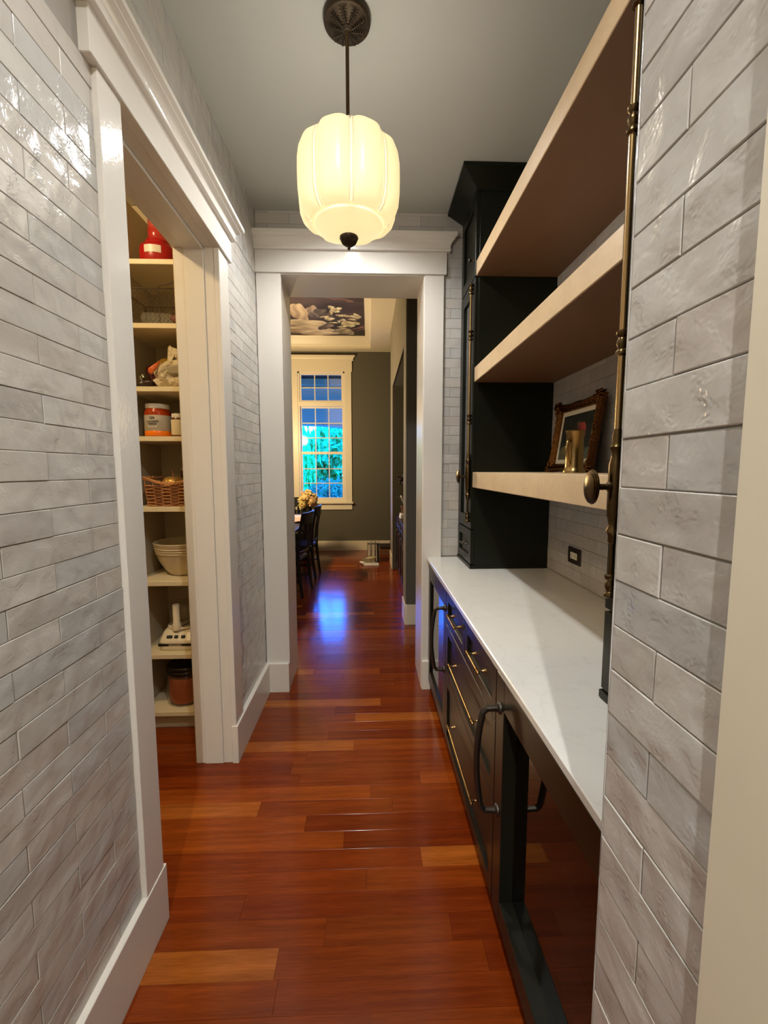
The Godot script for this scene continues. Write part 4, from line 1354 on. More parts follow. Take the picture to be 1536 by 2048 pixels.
func wicker() -> void:
	var c := P(-1.115, 1.315, 2.57)
	var t := thing("wicker_basket", "brown wicker basket with dipped front on the fifth pantry shelf", "basket", c)
	var cane := [mat(rgb(186, 128, 76), 0.42), mat(rgb(146, 90, 52), 0.48)]
	var hw := 0.128
	var hd := 0.105
	# outline points of the basket wall, from back left round the front to back right; f runs along it
	var per := 2 * (2 * hw + 2 * hd)
	var at := func(s: float) -> Vector3:
		s = fposmod(s, per)
		if s < 2 * hw:
			return Vector3(-hw + s, 0, hd)
		s -= 2 * hw
		if s < 2 * hd:
			return Vector3(hw, 0, hd - s)
		s -= 2 * hd
		if s < 2 * hw:
			return Vector3(hw - s, 0, -hd)
		return Vector3(-hw, 0, -hd + (s - 2 * hw))
	var ns := 44
	var weave := [MB.new(), MB.new()]
	var rows := 13
	for j in rows:
		var y0 := 0.006 + j * 0.0092
		var pts := []
		for i in ns * 4 + 1:
			var s := per * i / (ns * 4.0)
			var p: Vector3 = at.call(s)
			var out := Vector3(p.x / hw, 0, p.z / hd)
			out = Vector3(signf(out.x) if absf(out.x) > 0.98 else 0.0, 0, signf(out.z) if absf(out.z) > 0.98 else 0.0)
			var wv := sin(TAU * (i / 16.0) + PI * j)
			pts.append(c + p * (1.0 + y0 * 0.7) + out * wv * 0.0045 + Vector3(0, y0 + 0.0012 * sin(i * 0.6 + j), 0))
		weave[j % 2].tube(pts, 0.0038, 5)
	for k in 2:
		part("weave", weave[k], cane[k], t).set_meta("kind", "stuff")
	var rim := MB.new()
	for b in 3:
		var pts := []
		for i in ns * 2 + 1:
			var s := per * i / (ns * 2.0)
			var p: Vector3 = at.call(s)
			var lift := 0.126 + 0.034 * pow(absf(p.x) / hw, 1.6) + 0.006 * cos(i * 0.9 + b * 2.1)
			pts.append(c + p * 1.1 + Vector3(0.004 * sin(i * 0.9 + b * 2.1), lift, 0.004 * cos(i * 0.7 + b)))
		rim.tube(pts, 0.0048, 6)
	for i in 22:
		var s := per * i / 22.0
		var p: Vector3 = at.call(s)
		rim.tube([c + p, c + p * 1.09 + Vector3(0, 0.126 + 0.034 * pow(absf(p.x) / hw, 1.6), 0)], 0.003, 5)
	part("rim", rim, cane[0], t)
	part("base", MB.new().boxt(Vector3(-hw, 0.0, -hd), Vector3(hw, 0.006, hd), 0.001, Transform3D(Basis(), c)), cane[1], t)
	# golden gourd and packets inside
	var g := thing("golden_pumpkin", "small golden pumpkin lying in the wicker basket", "pumpkin", c + Vector3(-0.02, 0.07, 0.02))
	var gp := MB.new().lathe(V2([0.0, -0.055, 0.03, -0.052, 0.055, -0.035, 0.066, 0.0, 0.062, 0.028, 0.045, 0.047, 0.022, 0.052, 0.0, 0.047]), 48, Transform3D(Basis(), c + Vector3(-0.02, 0.115, 0.02)), 7, 0.05)
	part("fruit", gp, mat(rgb(190, 146, 72), 0.35, 0.5), g)
	part("stem", MB.new().tube([c + Vector3(-0.02, 0.16, 0.02), c + Vector3(-0.022, 0.185, 0.02), c + Vector3(-0.028, 0.2, 0.018)], [0.006, 0.0035, 0.004], 7), cane[1], g)
	var bx := thing("tea_box", "dark red carton with a pale lid standing behind the golden pumpkin", "carton", c + Vector3(0.055, 0.006, -0.05))
	part("carton", MB.new().boxt(Vector3(0.0, 0.006, -0.08), Vector3(0.11, 0.2, -0.03), 0.002, Transform3D(Basis(), c)), mat(rgb(66, 22, 16), 0.5), bx)
	part("lid", MB.new().boxt(Vector3(-0.002, 0.2, -0.082), Vector3(0.112, 0.222, -0.028), 0.002, Transform3D(Basis(), c)), mat(rgb(150, 136, 116), 0.5), bx, "pale lid")

func processor() -> void:
	var c := P(-1.13, 0.465, 2.57)
	var t := thing("food_processor", "white food processor with three dark buttons and black lettered band on pantry shelf", "food processor", c)
	var w := 0.108
	var wh := mat(rgb(226, 214, 184), 0.3)
	# body: rounded box that slopes back in its upper half
	var m := MB.new()
	var rings := []
	for q in [[0.0, 0.92, 0.0], [0.006, 0.97, 0.0], [0.016, 1.0, 0.0], [0.052, 1.0, 0.0], [0.062, 0.985, -0.004], [0.098, 0.9, -0.03], [0.108, 0.84, -0.038], [0.112, 0.74, -0.04]]:
		var ring := []
		for k in 40:
			var a := TAU * k / 40
			var e := 0.34
			var x: float = signf(cos(a)) * pow(absf(cos(a)), e) * w * q[1]
			var z: float = signf(sin(a)) * pow(absf(sin(a)), e) * 0.105 * q[1] + q[2] * (0.5 + 0.5 * signf(sin(a)) * pow(absf(sin(a)), e))
			ring.append(c + Vector3(x, q[0], z))
		rings.append(ring)
	for i in rings.size() - 1:
		for k in 40:
			var j := (k + 1) % 40
			m.flat([rings[i][k], rings[i][j], rings[i + 1][j], rings[i + 1][k]], (rings[i][k] + rings[i][j]) / 2 - c + Vector3(0, 0.02 if i > 4 else 0.0, 0) - Vector3(0, (rings[i][k] - c).y, 0))
	m.flat(rings[rings.size() - 1], Vector3.UP)
	var body := part("base", m, wh, t)
	var zf: float = 0.1058
	part("band", MB.new().boxt(c + Vector3(-w * 0.96, 0.03, zf - 0.012), c + Vector3(w * 0.96, 0.046, zf), 0.002, Transform3D()), M.black, body, "black lettered band")
	part("lettering", lettering("KitchenAid", 0.07, c + Vector3(-0.005, 0.038, zf + 0.0002), Vector3(0, 0, 1), 0.0, c), mat(rgb(200, 180, 150), 0.4), body)
	for k in 3:
		var x := -0.045 + k * 0.04
		part("button", MB.new().boxt(Vector3(-0.015 if k == 0 else -0.011, -0.009, -0.003), Vector3(0.018 if k == 0 else 0.011, 0.009, 0.005), 0.003, Transform3D(Basis(Vector3.RIGHT, -0.62), c + Vector3(x, 0.08, zf - 0.02))), M.black, body, "dark button")
	var X := Transform3D(Basis(), c + Vector3(0.0, 0, -0.03))
	var cl := mat(Color(0.5, 0.48, 0.42, 0.12), 0.04)
	cl.transparency = BaseMaterial3D.TRANSPARENCY_ALPHA
	part("collar", MB.new().lathe(V2([0.0, 0.11, 0.092, 0.112, 0.095, 0.118, 0.092, 0.124, 0.06, 0.126]), 40, X), wh, t)
	part("work_bowl", MB.new().lathe(V2([0.05, 0.126, 0.08, 0.128, 0.085, 0.14, 0.088, 0.25, 0.09, 0.255, 0.0, 0.262]), 40, X), cl, t, "clear work bowl")
	var T := Transform3D(Basis(), c + Vector3(-0.012, 0, 0.055))
	part("pusher", MB.new().lathe(V2([0.0, 0.112, 0.024, 0.112, 0.024, 0.15, 0.019, 0.154, 0.0195, 0.262, 0.018, 0.265, 0.0, 0.265]), 24, T), wh, t)
	part("power_cord", MB.new().tube([c + Vector3(0.02, 0.13, 0.05), c + Vector3(0.05, 0.15, 0.055), c + Vector3(0.075, 0.17, 0.03), c + Vector3(0.09, 0.22, -0.02), c + Vector3(0.1, 0.12, -0.04)], 0.003, 6), M.black, t)

# ---------------------------------------------------------------- dining room
func build_dining_room() -> void:
	var Y := 3.65
	var D := 8.07
	var c := struct("ceiling", "white dining room ceiling with a recessed tray and moulded cornice", "ceiling", P(-1.5, Y, 5.6))
	var s := MB.new()
	s.box(-4.3, 2.0, Y, Y + 0.5, 7.88, 8.3, 0.0)
	s.box(-4.3, 2.0, Y, Y + 0.5, 3.2, 3.6, 0.0)
	s.box(0.06, 2.0, Y, Y + 0.5, 3.6, 7.88, 0.0)
	s.box(-4.3, -3.7, Y, Y + 0.5, 3.6, 7.88, 0.0)
	s.box(-3.8, 0.2, Y + 0.24, Y + 0.5, 3.5, 8.0, 0.0)
	part("ceiling_board", s, M.cream, c)
	var pr := V2([0, 0, 0.018, 0, 0.02, 0.02, 0.014, 0.03, 0.03, 0.055, 0.055, 0.078, 0.06, 0.1, 0.075, 0.112, 0.082, 0.14, 0.1, 0.155, 0.115, 0.19, 0, 0.19])
	var m := MB.new()
	m.mould(P(-3.7, Y, 7.88), P(0.06, Y, 7.88), Vector3(0, 0, 1), Vector3(0, 1, 0), pr, 1.0, -1.0)
	m.mould(P(0.06, Y, 7.88), P(0.06, Y, 3.6), Vector3(-1, 0, 0), Vector3(0, 1, 0), pr, 1.0, -1.0)
	m.mould(P(-3.7, Y, 3.6), P(0.06, Y, 3.6), Vector3(0, 0, -1), Vector3(0, 1, 0), pr, 1.0, -1.0)
	m.mould(P(-3.7, Y, 7.88), P(-3.7, Y, 3.6), Vector3(1, 0, 0), Vector3(0, 1, 0), pr, 1.0, -1.0)
	part("cornice", m, M.cream, c)
	var mu := MB.new()
	var a := [P(-3.59, Y + 0.188, 7.77), P(-0.054, Y + 0.188, 7.77), P(-0.054, Y + 0.188, 3.71), P(-3.59, Y + 0.188, 3.71)]
	mu.flat(a, Vector3.DOWN, [Vector2(0, 1), Vector2(1, 1), Vector2(1, 0), Vector2(0, 0)])
	mu.box(-3.6, -0.05, Y + 0.19, Y + 0.2, 3.7, 7.78, 0.0)
	var mm := mat(Color.WHITE, 0.6)
	mm.albedo_texture = mural()
	one("ceiling_mural", mu, mm, "dark printed floral mural with pale petals set in the dining room ceiling tray", "mural", P(-1.8, Y + 0.19, 5.7))

	# back wall with the window opening
	var wb := struct("wall_back", "olive green dining room wall with the tall white window", "wall", P(-1.5, 0, D))
	var x0 := -1.30
	var x1 := -0.42
	var y0 := 0.92
	var y1 := 3.31
	s = MB.new()
	s.box(-4.3, x0, 0, Y, D, D + 0.2, 0.0)
	s.box(x1, 2.0, 0, Y, D, D + 0.2, 0.0)
	s.box(x0, x1, 0, y0, D, D + 0.2, 0.0)
	s.box(x0, x1, y1, Y, D, D + 0.2, 0.0)
	part("wall_board", s, M.olive, wb)
	var bb := struct("baseboard_back", "cream baseboard along the dining room window wall", "baseboard", P(-1, 0, D))
	part("board", MB.new().box(-4.0, 0.40, 0, 0.182, D - 0.02, D, 0.003), M.cream, bb)
	var wl := struct("wall_left", "far left dining room wall, out of sight behind the doorway", "wall", P(-4.2, 0, 5.6))
	part("wall_board", MB.new().box(-4.4, -4.2, 0, Y + 0.5, 3.2, 8.3, 0.0), M.olive, wl)
	var wr := struct("wall_right", "olive dining room wall with a square niche for the dark sideboard", "wall", P(0.36, 0, 5.5))
	s = MB.new()
	s.box(0.36, 1.8, 0, Y, 4.11, 4.39, 0.008)
	s.box(0.36, 0.62, 2.74, Y, 4.389, 6.45, 0.0)
	s.box(0.36, 1.0, 0, Y, 6.45, 7.0, 0.008)
	s.box(0.42, 1.0, 0, Y, 7.0, D, 0.0)
	s.box(1.0, 1.2, 0, Y, 4.39, D, 0.0)
	s.box(1.7, 1.9, 0, Y, 3.2, 4.2, 0.0)
	part("wall_board", s, M.olive, wr)
	part("lit_wall_face", MB.new().box(0.352, 0.36, 0, Y, 4.125, 4.385, 0.0).box(0.352, 0.36, 2.75, Y, 4.384, 6.46, 0.0).box(0.352, 0.36, 0, Y, 6.47, 6.99, 0.0), M.lit_olive, wr)  # same olive wall; strong light on this face painted in as a paler tone
	part("lit_niche_edge", MB.new().box(0.352, 0.36, 2.735, 2.755, 4.38, 6.46, 0.002).box(0.352, 0.362, 0, 2.755, 6.45, 6.47, 0.002), M.lit_olive, wr)  # niche edge in the paler olive, light painted in
	var br := struct("baseboard_right", "cream baseboard wrapped round the end of the dining room wall", "baseboard", P(0.36, 0, 4.2))
	var cap := MB.new().box(0.365, 1.7, 0, 0.2, 4.092, 4.112, 0.003)
	cap.box(0.342, 0.362, 0, 0.2, 4.115, 4.395, 0.003)
	var ring := MB.new().lathe(V2([0.024, 0.0, 0.024, 0.196, 0.021, 0.2, 0.0, 0.2]), 16, Transform3D(Basis(), P(0.366, 0, 4.116)))
	part("board", cap, M.cream, br)
	part("rounded_corner", ring, M.cream, br)
	var br2 := struct("baseboard_right", "short cream baseboard block on the wall end beyond the sideboard", "baseboard", P(0.35, 0, 6.7))
	part("board", MB.new().box(0.34, 0.362, 0, 0.2, 6.5, 7.015, 0.003).box(0.34, 0.5, 0, 0.2, 6.48, 6.502, 0.003).box(0.34, 0.42, 0, 0.2, 7.0, 7.02, 0.003), M.cream, br2)
	window(x0, x1, y0, y1, D)
	# dining chandelier: out of sight to the left
	var at := P(-1.53, 2.2, 6.1)
	var t := thing("dining_pendant", "plain globe pendant lamp over the dining table, out of sight to the left", "pendant lamp", at)
	part("stem", MB.new().lathe(V2([0.008, 0.1, 0.008, 1.62, 0.06, 1.625, 0.06, 1.64]), 16, Transform3D(Basis(), at)), M.bronze, t)
	var g := mat(Color(1, 0.95, 0.85), 0.4)
	g.emission_enabled = true
	g.emission = Color(1, 0.85, 0.6)
	g.emission_energy_multiplier = 4.0
	part("globe", MB.new().ball(at, Vector3(0.12, 0.12, 0.12), 24), g, t)
	lamp_omni(at, Color(1.0, 0.87, 0.66), DINING_E, 0.11, t)

func mural() -> ImageTexture:
	# u across (x from -3.6 to -0.05), v along depth (3.7 to 7.78)
	var w := 700
	var h := 800
	var im := Image.create(w, h, false, Image.FORMAT_RGB8)
	var f := noise(0.006, 4, 90)
	for y in h:
		for x in w:
			im.set_pixel(x, y, rgb(44, 33, 34).lerp(rgb(88, 72, 70), clampf(0.35 + f.get_noise_2d(x * 0.6, y) * 1.1, 0, 1)))
	var r := RandomNumberGenerator.new()
	r.seed = 5
	var e := func(x: float, d: float, rx: float, rd: float, rot: float, c0: Color, c1: Color) -> void:
		ellipse(im, (x + 3.59) / 3.536 * w, (d - 3.71) / 4.06 * h, rx / 3.536 * w, rd / 4.06 * h, rot, c0, c1, 0.07, 0.2)
	for k in 26:
		e.call(r.randf_range(-3.5, -1.5), r.randf_range(4.0, 7.6), r.randf_range(0.08, 0.3), r.randf_range(0.1, 0.3), r.randf() * 3.0, rgb(96, 84, 70), rgb(196, 182, 156))
	# dark leaf mass and pale petals in the corner that can be seen
	e.call(-0.55, 7.3, 0.36, 0.42, 0.0, rgb(20, 16, 16), rgb(40, 34, 32))
	e.call(-0.18, 7.62, 0.16, 0.2, 0.0, rgb(14, 10, 12), rgb(26, 20, 22))
	e.call(-0.86, 6.62, 0.09, 0.2, 0.2, rgb(112, 96, 84), rgb(170, 150, 132))
	e.call(-0.80, 6.78, 0.09, 0.14, -0.5, rgb(70, 62, 58), rgb(120, 108, 98))
	e.call(-0.71, 6.62, 0.07, 0.12, 0.6, rgb(66, 58, 56), rgb(110, 100, 92))
	e.call(-0.62, 6.78, 0.08, 0.1, 0.0, rgb(60, 52, 48), rgb(96, 86, 76))
	e.call(-1.03, 6.68, 0.12, 0.40, 0.0, rgb(150, 128, 104), rgb(206, 190, 166))
	e.call(-1.0, 7.16, 0.40, 0.20, 0.12, rgb(150, 134, 108), rgb(212, 198, 168))
	e.call(-1.05, 7.48, 0.46, 0.19, 0.22, rgb(140, 120, 96), rgb(206, 190, 162))
	e.call(-0.86, 7.63, 0.30, 0.12, 0.12, rgb(160, 142, 116), rgb(218, 204, 178))
	e.call(-0.70, 7.30, 0.08, 0.16, 0.4, rgb(62, 54, 54), rgb(100, 88, 84))
	e.call(-0.62, 7.25, 0.05, 0.09, 0.8, rgb(110, 98, 92), rgb(150, 136, 126))
	e.call(-0.40, 7.52, 0.16, 0.15, 0.3, rgb(110, 102, 84), rgb(176, 164, 136))
	e.call(-0.30, 7.14, 0.13, 0.12, -0.4, rgb(150, 138, 104), rgb(222, 210, 172))
	for q in [[-0.53, 6.45, 0.05, 0.05, 0.3], [-0.54, 6.62, 0.028, 0.12, 0.1], [-0.45, 6.52, 0.07, 0.055, -0.3], [-0.48, 6.62, 0.06, 0.04, 0.4], [-0.66, 6.84, 0.08, 0.03, -0.3], [-0.60, 6.93, 0.085, 0.06, 0.1], [-0.55, 7.1, 0.06, 0.035, 0.1], [-0.42, 6.78, 0.06, 0.05, 0.5], [-0.33, 6.80, 0.06, 0.045, 0.6], [-0.27, 6.82, 0.06, 0.035, 0.2], [-0.25, 6.95, 0.075, 0.03, 0.4], [-0.2, 6.85, 0.04, 0.1, -0.7], [-0.17, 6.78, 0.035, 0.11, -0.5], [-0.39, 6.98, 0.036, 0.06, 0.0], [-0.40, 7.28, 0.09, 0.04, -0.5], [-0.28, 7.25, 0.07, 0.05, 0.3]]:
		e.call(q[0], q[1], q[2], q[3], q[4], rgb(150, 138, 100), rgb(240, 232, 206))
	for k in 12:
		e.call(-0.49 + r.randf() * 0.06, 6.94 + r.randf() * 0.16, 0.008, 0.013, 0.0, rgb(220, 214, 190), rgb(240, 236, 220))
	for q in [[-0.16, 7.35, 0.16, 0.03, -0.55], [-0.1, 7.42, 0.15, 0.018, -0.6], [-0.35, 6.16, 0.14, 0.02, 0.5], [-0.28, 6.2, 0.1, 0.03, 0.6], [-0.5, 6.14, 0.1, 0.016, 0.4]]:
		e.call(q[0], q[1], q[2], q[3], q[4], rgb(96, 66, 66), rgb(150, 110, 104))
	return ImageTexture.create_from_image(im)

func window(x0: float, x1: float, y0: float, y1: float, D: float) -> void:
	var w := struct("window_1", "tall white dining room window with transom and double hung sashes of small panes", "window", P(-0.86, 0.92, D))
	# casing
	part("casing_board", MB.new().box(x1 - 0.014, -0.312, 0.918, 3.36, D - 0.024, D, 0.003), M.cream, w)
	part("casing_board", MB.new().box(-1.41, x0 + 0.014, 0.918, 3.36, D - 0.024, D, 0.003), M.cream, w)
	part("head_board", MB.new().box(-1.425, -0.297, 3.292, 3.52, D - 0.03, D, 0.003), M.cream, w)
	part("head_crown", MB.new().mould(P(-1.43, 3.48, D - 0.025), P(-0.292, 3.48, D - 0.025), Vector3(0, 0, 1), Vector3(0, 1, 0), scaled(CROWN, 0.85, 0.92), -1.0, 1.0), M.cream, w)
	part("sill", MB.new().box(-1.45, -0.287, 0.888, 0.92, D - 0.065, D + 0.06, 0.004), M.cream, w)
	part("apron", MB.new().box(-1.41, -0.312, 0.775, 0.888, D - 0.022, D, 0.003), M.cream, w)
	# frame lining and mullion between transom and sashes
	var f := MB.new()
	f.box(x0 - 0.0, x0 + 0.045, y0, y1, D - 0.002, D + 0.16, 0.002)
	f.box(x1 - 0.045, x1, y0, y1, D - 0.002, D + 0.16, 0.002)
	f.box(x0, x1, 3.265, y1, D - 0.002, D + 0.16, 0.002)
	f.box(x0, x1, y0, y0 + 0.03, D + 0.0, D + 0.16, 0.002)
	f.box(x0, x1, 2.675, 2.765, D - 0.004, D + 0.16, 0.002)
	part("frame", f, M.cream, w)
	var L := x0 + 0.045
	var R := x1 - 0.045
	sash(w, "transom", L, R, 2.765, 3.265, D + 0.03, 3, 2, 0.03, 0.022)
	sash(w, "upper_sash", L, R, 1.815, 2.675, D + 0.075, 3, 3, 0.022, 0.026)
	sash(w, "lower_sash", L, R, 0.95, 1.855, D + 0.035, 3, 3, 0.03, 0.05)

func sash(w: Node3D, called: String, x0: float, x1: float, y0: float, y1: float, d: float, nx: int, ny: int, st: float, rail: float) -> void:
	var f := MB.new()
	f.box(x0, x0 + st, y0, y1, d, d + 0.035, 0.002)
	f.box(x1 - st, x1, y0, y1, d, d + 0.035, 0.002)
	f.box(x0 + st - 0.001, x1 - st + 0.001, y1 - rail, y1, d, d + 0.035, 0.002)
	f.box(x0 + st - 0.001, x1 - st + 0.001, y0, y0 + rail, d, d + 0.035, 0.002)
	var o := part(called, f, M.cream, w)
	var X0 := x0 + st
	var Y0 := y0 + rail
	var pw := (x1 - x0 - 2 * st) / nx
	var ph := (y1 - y0 - 2 * rail) / ny
	for i in range(1, nx):
		part("muntin", MB.new().box(X0 + i * pw - 0.009, X0 + i * pw + 0.009, Y0 - 0.001, y1 - rail + 0.001, d + 0.006, d + 0.03, 0.003), M.cream, o)
	for j in range(1, ny):
		part("muntin", MB.new().box(X0 - 0.001, x1 - st + 0.001, Y0 + j * ph - 0.009, Y0 + j * ph + 0.009, d + 0.007, d + 0.029, 0.003), M.cream, o)
	for i in nx:
		for j in ny:
			part("pane", MB.new().box(X0 + i * pw, X0 + (i + 1) * pw, Y0 + j * ph, Y0 + (j + 1) * ph, d + 0.017, d + 0.019, 0.0), M.glass, o)

func make_chair(label: String) -> Node3D:
	var t := thing("dining_chair", label, "chair", Vector3.ZERO, 0.0, "black chairs around the dining table")
	var bw: Material = M.black_wood
	for s in [-1, 1]:
		var z: float = s * 0.19
		part("rear_leg", MB.new().tube([Vector3(0.245, 0.0, z), Vector3(0.215, 0.22, z), Vector3(0.195, 0.45, z), Vector3(0.21, 0.7, z), Vector3(0.265, 1.0, z)], [0.017, 0.021, 0.024, 0.021, 0.017], 8), bw, t, "", true)
		part("front_leg", MB.new().tube([Vector3(-0.205, 0.0, z * 1.08), Vector3(-0.2, 0.44, z * 1.08)], [0.016, 0.024], 8), bw, t, "", true)
		part("side_rail", MB.new().boxt(Vector3(-0.19, 0.385, z - 0.012), Vector3(0.19, 0.445, z + 0.012), 0.002, Transform3D()), bw, t, "", true)
		part("stretcher", MB.new().tube([Vector3(-0.2, 0.17, z), Vector3(0.215, 0.2, z)], 0.011, 8), bw, t, "", true)
	part("seat", MB.new().boxt(Vector3(-0.235, 0.44, -0.225), Vector3(0.205, 0.475, 0.225), 0.008, Transform3D()), bw, t, "", true)
	var rail := MB.new()
	for q in [[0.875, 1.015, 0.262, 0.018], [0.52, 0.555, 0.205, 0.014]]:
		var n := 10
		for i in n:
			var z0 := -0.2 + 0.4 * i / n
			var z1 := -0.2 + 0.4 * (i + 1) / n
			var b0: float = q[2] + 0.028 * (1 - pow(z0 / 0.2, 2))
			var b1: float = q[2] + 0.028 * (1 - pow(z1 / 0.2, 2))
			var th: float = q[3] / 2
			var a := [Vector3(b0 - th - 0.008, q[0], z0), Vector3(b1 - th - 0.008, q[0], z1), Vector3(b1 - th, q[1], z1), Vector3(b0 - th, q[1], z0)]
			var b := [Vector3(b0 + th - 0.008, q[0], z0), Vector3(b1 + th - 0.008, q[0], z1), Vector3(b1 + th, q[1], z1), Vector3(b0 + th, q[1], z0)]
			rail.flat(a, Vector3(-1, 0, 0))
			rail.flat(b, Vector3(1, 0, 0))
			rail.flat([a[2], a[3], b[3], b[2]], Vector3.UP)
			rail.flat([a[0], a[1], b[1], b[0]], Vector3.DOWN)
	part("top_rail", rail, bw, t, "", true)
	for k in 4:
		var z := -0.108 + k * 0.072
		var o: float = 0.028 * (1 - pow(z / 0.2, 2))
		part("slat", MB.new().tube([Vector3(0.20 + o, 0.54, z), Vector3(0.218 + o, 0.72, z), Vector3(0.252 + o, 0.9, z)], 0.013, 6, 0.5), bw, t, "", true)
	return t

func leaf_cloud(parent: Node3D, called: String, spots: Array, mats: Material, size: float, long: float) -> void:
	var m := MB.new()
	var a := [Vector3(0, 0, 0), Vector3(0.5, 0.35, 0.12), Vector3(0, 1.0 * long, 0), Vector3(-0.5, 0.35, 0.12)]
	m.tri(a[0], a[1], a[2], Vector3(0.3, 0, 1), Vector3(0.3, 0, 1), Vector3(0.3, 0, 1))
	m.tri(a[0], a[2], a[3], Vector3(-0.3, 0, 1), Vector3(-0.3, 0, 1), Vector3(-0.3, 0, 1))
	var mm := MultiMesh.new()
	mm.transform_format = MultiMesh.TRANSFORM_3D
	mm.mesh = m.mesh()
	mm.instance_count = spots.size()
	for i in spots.size():
		mm.set_instance_transform(i, spots[i].scaled_local(Vector3.ONE * size * rng.randf_range(0.7, 1.3)))
	var o := MultiMeshInstance3D.new()
	o.name = called
	o.multimesh = mm
	o.material_override = mats
	o.set_meta("kind", "stuff")
	parent.add_child(o, true)

func rand_basis() -> Basis:
	return Basis(Vector3(rng.randfn(), rng.randfn(), rng.randfn()).normalized(), rng.randf() * TAU)

func build_dining_goods() -> void:
	# table
	var t := thing("dining_table", "long black dining table at the left beyond the dining doorway", "table", P(-1.5, 0, 6.1))
	part("table_top", MB.new().box(-2.1, -0.925, 0.73, 0.762, 4.7, 7.45, 0.005), M.black_wood, t)
	part("apron", MB.new().box(-2.02, -1.04, 0.64, 0.73, 4.78, 7.37, 0.002), M.black_wood, t)
	for q in [[-1.08, 4.84], [-1.98, 4.84], [-1.08, 7.31], [-1.98, 7.31]]:
		part("leg", MB.new().lathe(V2([0.028, 0.0, 0.034, 0.02, 0.03, 0.06, 0.045, 0.5, 0.036, 0.56, 0.048, 0.6, 0.048, 0.66]), 16, Transform3D(Basis(), P(q[0], 0, q[1]))), M.black_wood, t)
	var ch := make_chair("black slat back dining chair at the table, nearest to the doorway")
	var spots := [[-1.0, 5.24, -0.17, ""], [-0.985, 6.14, -0.05, "black slat back dining chair further along the table, before the window sill"], [-1.35, 7.72, PI / 2, "black dining chair at the far table end, under the window"]]
	for i in 3:
		var o: Node3D = ch
		if i:
			o = ch.duplicate()
			o.name = numbered("dining_chair")
			add_child(o)
			o.set_meta("label", spots[i][3])
		o.position = P(spots[i][0], 0, spots[i][1])
		o.rotation.y = spots[i][2]
	# flowers
	var fc := P(-0.985, 1.03, 7.0)
	var vs := thing("flower_vase", "dark vase on the dining table under a dried hydrangea bunch", "vase", P(-1.0, 0.762, 7.0))
	part("vessel", MB.new().lathe(V2([0.0, 0.762, 0.06, 0.762, 0.075, 0.79, 0.085, 0.84, 0.075, 0.9, 0.06, 0.925, 0.05, 0.925, 0.0, 0.8]), 24, Transform3D(Basis(), P(-1.0, 0, 7.0))), M.black, vs)
	var fl := thing("hydrangea_bunch", "large bunch of dried cream and gold hydrangea heads before the window", "flowers", P(-0.985, 0.9, 7.0))
	var petals := [mat(rgb(232, 210, 146), 0.7), mat(rgb(190, 160, 98), 0.7), mat(rgb(176, 172, 96), 0.7), mat(rgb(206, 160, 128), 0.7)]
	for k in 9:
		var a := k * 2.4
		var c := fc + Vector3(cos(a) * 0.10, -0.09 + 0.022 * k, sin(a) * 0.10) if k < 8 else fc + Vector3(0, 0.09, 0)
		var head := part("flower_head", MB.new().ball(c, Vector3(0.066, 0.062, 0.066), 10), petals[1], fl)
		var sp := []
		for j in 70:
			var d := Vector3(rng.randfn(), rng.randfn(), rng.randfn()).normalized()
			sp.append(Transform3D(rand_basis(), c + d * rng.randf_range(0.055, 0.07) - origin(head)))
		leaf_cloud(head, "petals", sp, petals[2 if k < 2 else (k % 2 if k % 4 != 3 else 3)], 0.036, 0.9)
	var pp := MB.new()
	for k in 4:
		pp.boxt(Vector3(-1.33, 0.762 + k * 0.004, -7.15), Vector3(-1.06, 0.765 + k * 0.004, -6.75), 0.0, Transform3D(Basis(Vector3.UP, 0.0), Vector3.ZERO))
	one("paper_stack", pp, mat(rgb(216, 204, 168), 0.7), "stack of cream papers on the far part of the dining table", "papers", P(-1.2, 0.762, 6.95))
	one("table_napkin", packet(P(-1.1, 0.785, 6.35), Vector3(0.16, 0.02, 0.22), Basis(), 33, 0.02), mat(rgb(196, 160, 158), 0.8), "folded pinkish napkin on the near part of the dining table", "napkin", P(-1.1, 0.765, 6.35))
	t = thing("dark_box", "small dark slate box with a lighter lid at the far corner of the dining table", "box", P(-0.98, 0.762, 7.3))
	part("body", MB.new().box(-1.04, -0.935, 0.762, 0.815, 7.2, 7.4, 0.002), mat(rgb(44, 48, 50), 0.4), t)
	part("lid", MB.new().box(-1.043, -0.932, 0.815, 0.832, 7.197, 7.403, 0.002), mat(rgb(96, 104, 112), 0.3), t, "lighter lid")

	# sideboard in the niche
	t = thing("sideboard", "dark wooden sideboard with arched panel doors set in the wall niche", "sideboard", P(0.7, 0, 5.42))
	part("body", MB.new().box(0.425, 0.985, 0.06, 0.82, 4.43, 6.42, 0.002), M.dark_wood, t)
	part("top", MB.new().box(0.405, 0.99, 0.82, 0.852, 4.41, 6.44, 0.004), M.dark_wood, t)
	part("plinth", MB.new().box(0.43, 0.98, 0, 0.06, 4.44, 6.41, 0.001), M.black, t)
	for k in 5:
		var d0 := 4.45 + k * 0.394
		var dr := shaker("door", 0.408, d0, d0 + 0.385, 0.08, 0.81, 0.06, M.dark_wood, t)
		var arch := []
		for i in 9:
			var f := i / 8.0
			arch.append(P(0.409, 0.70 + 0.05 * sin(PI * f), d0 + 0.06 + 0.265 * f))
		part("arch_bead", MB.new().tube(arch, 0.008, 6), M.dark_wood, dr)
		var hp := []
		for i in 7:
			var f := i / 6.0
			hp.append(P(0.405 - 0.02 * sin(PI * f), 0.58 + 0.1 * f, d0 + 0.045))
		part("handle", MB.new().tube(hp, 0.005, 6), mat(rgb(180, 176, 168), 0.3, 0.9), dr, "pale metal handle")
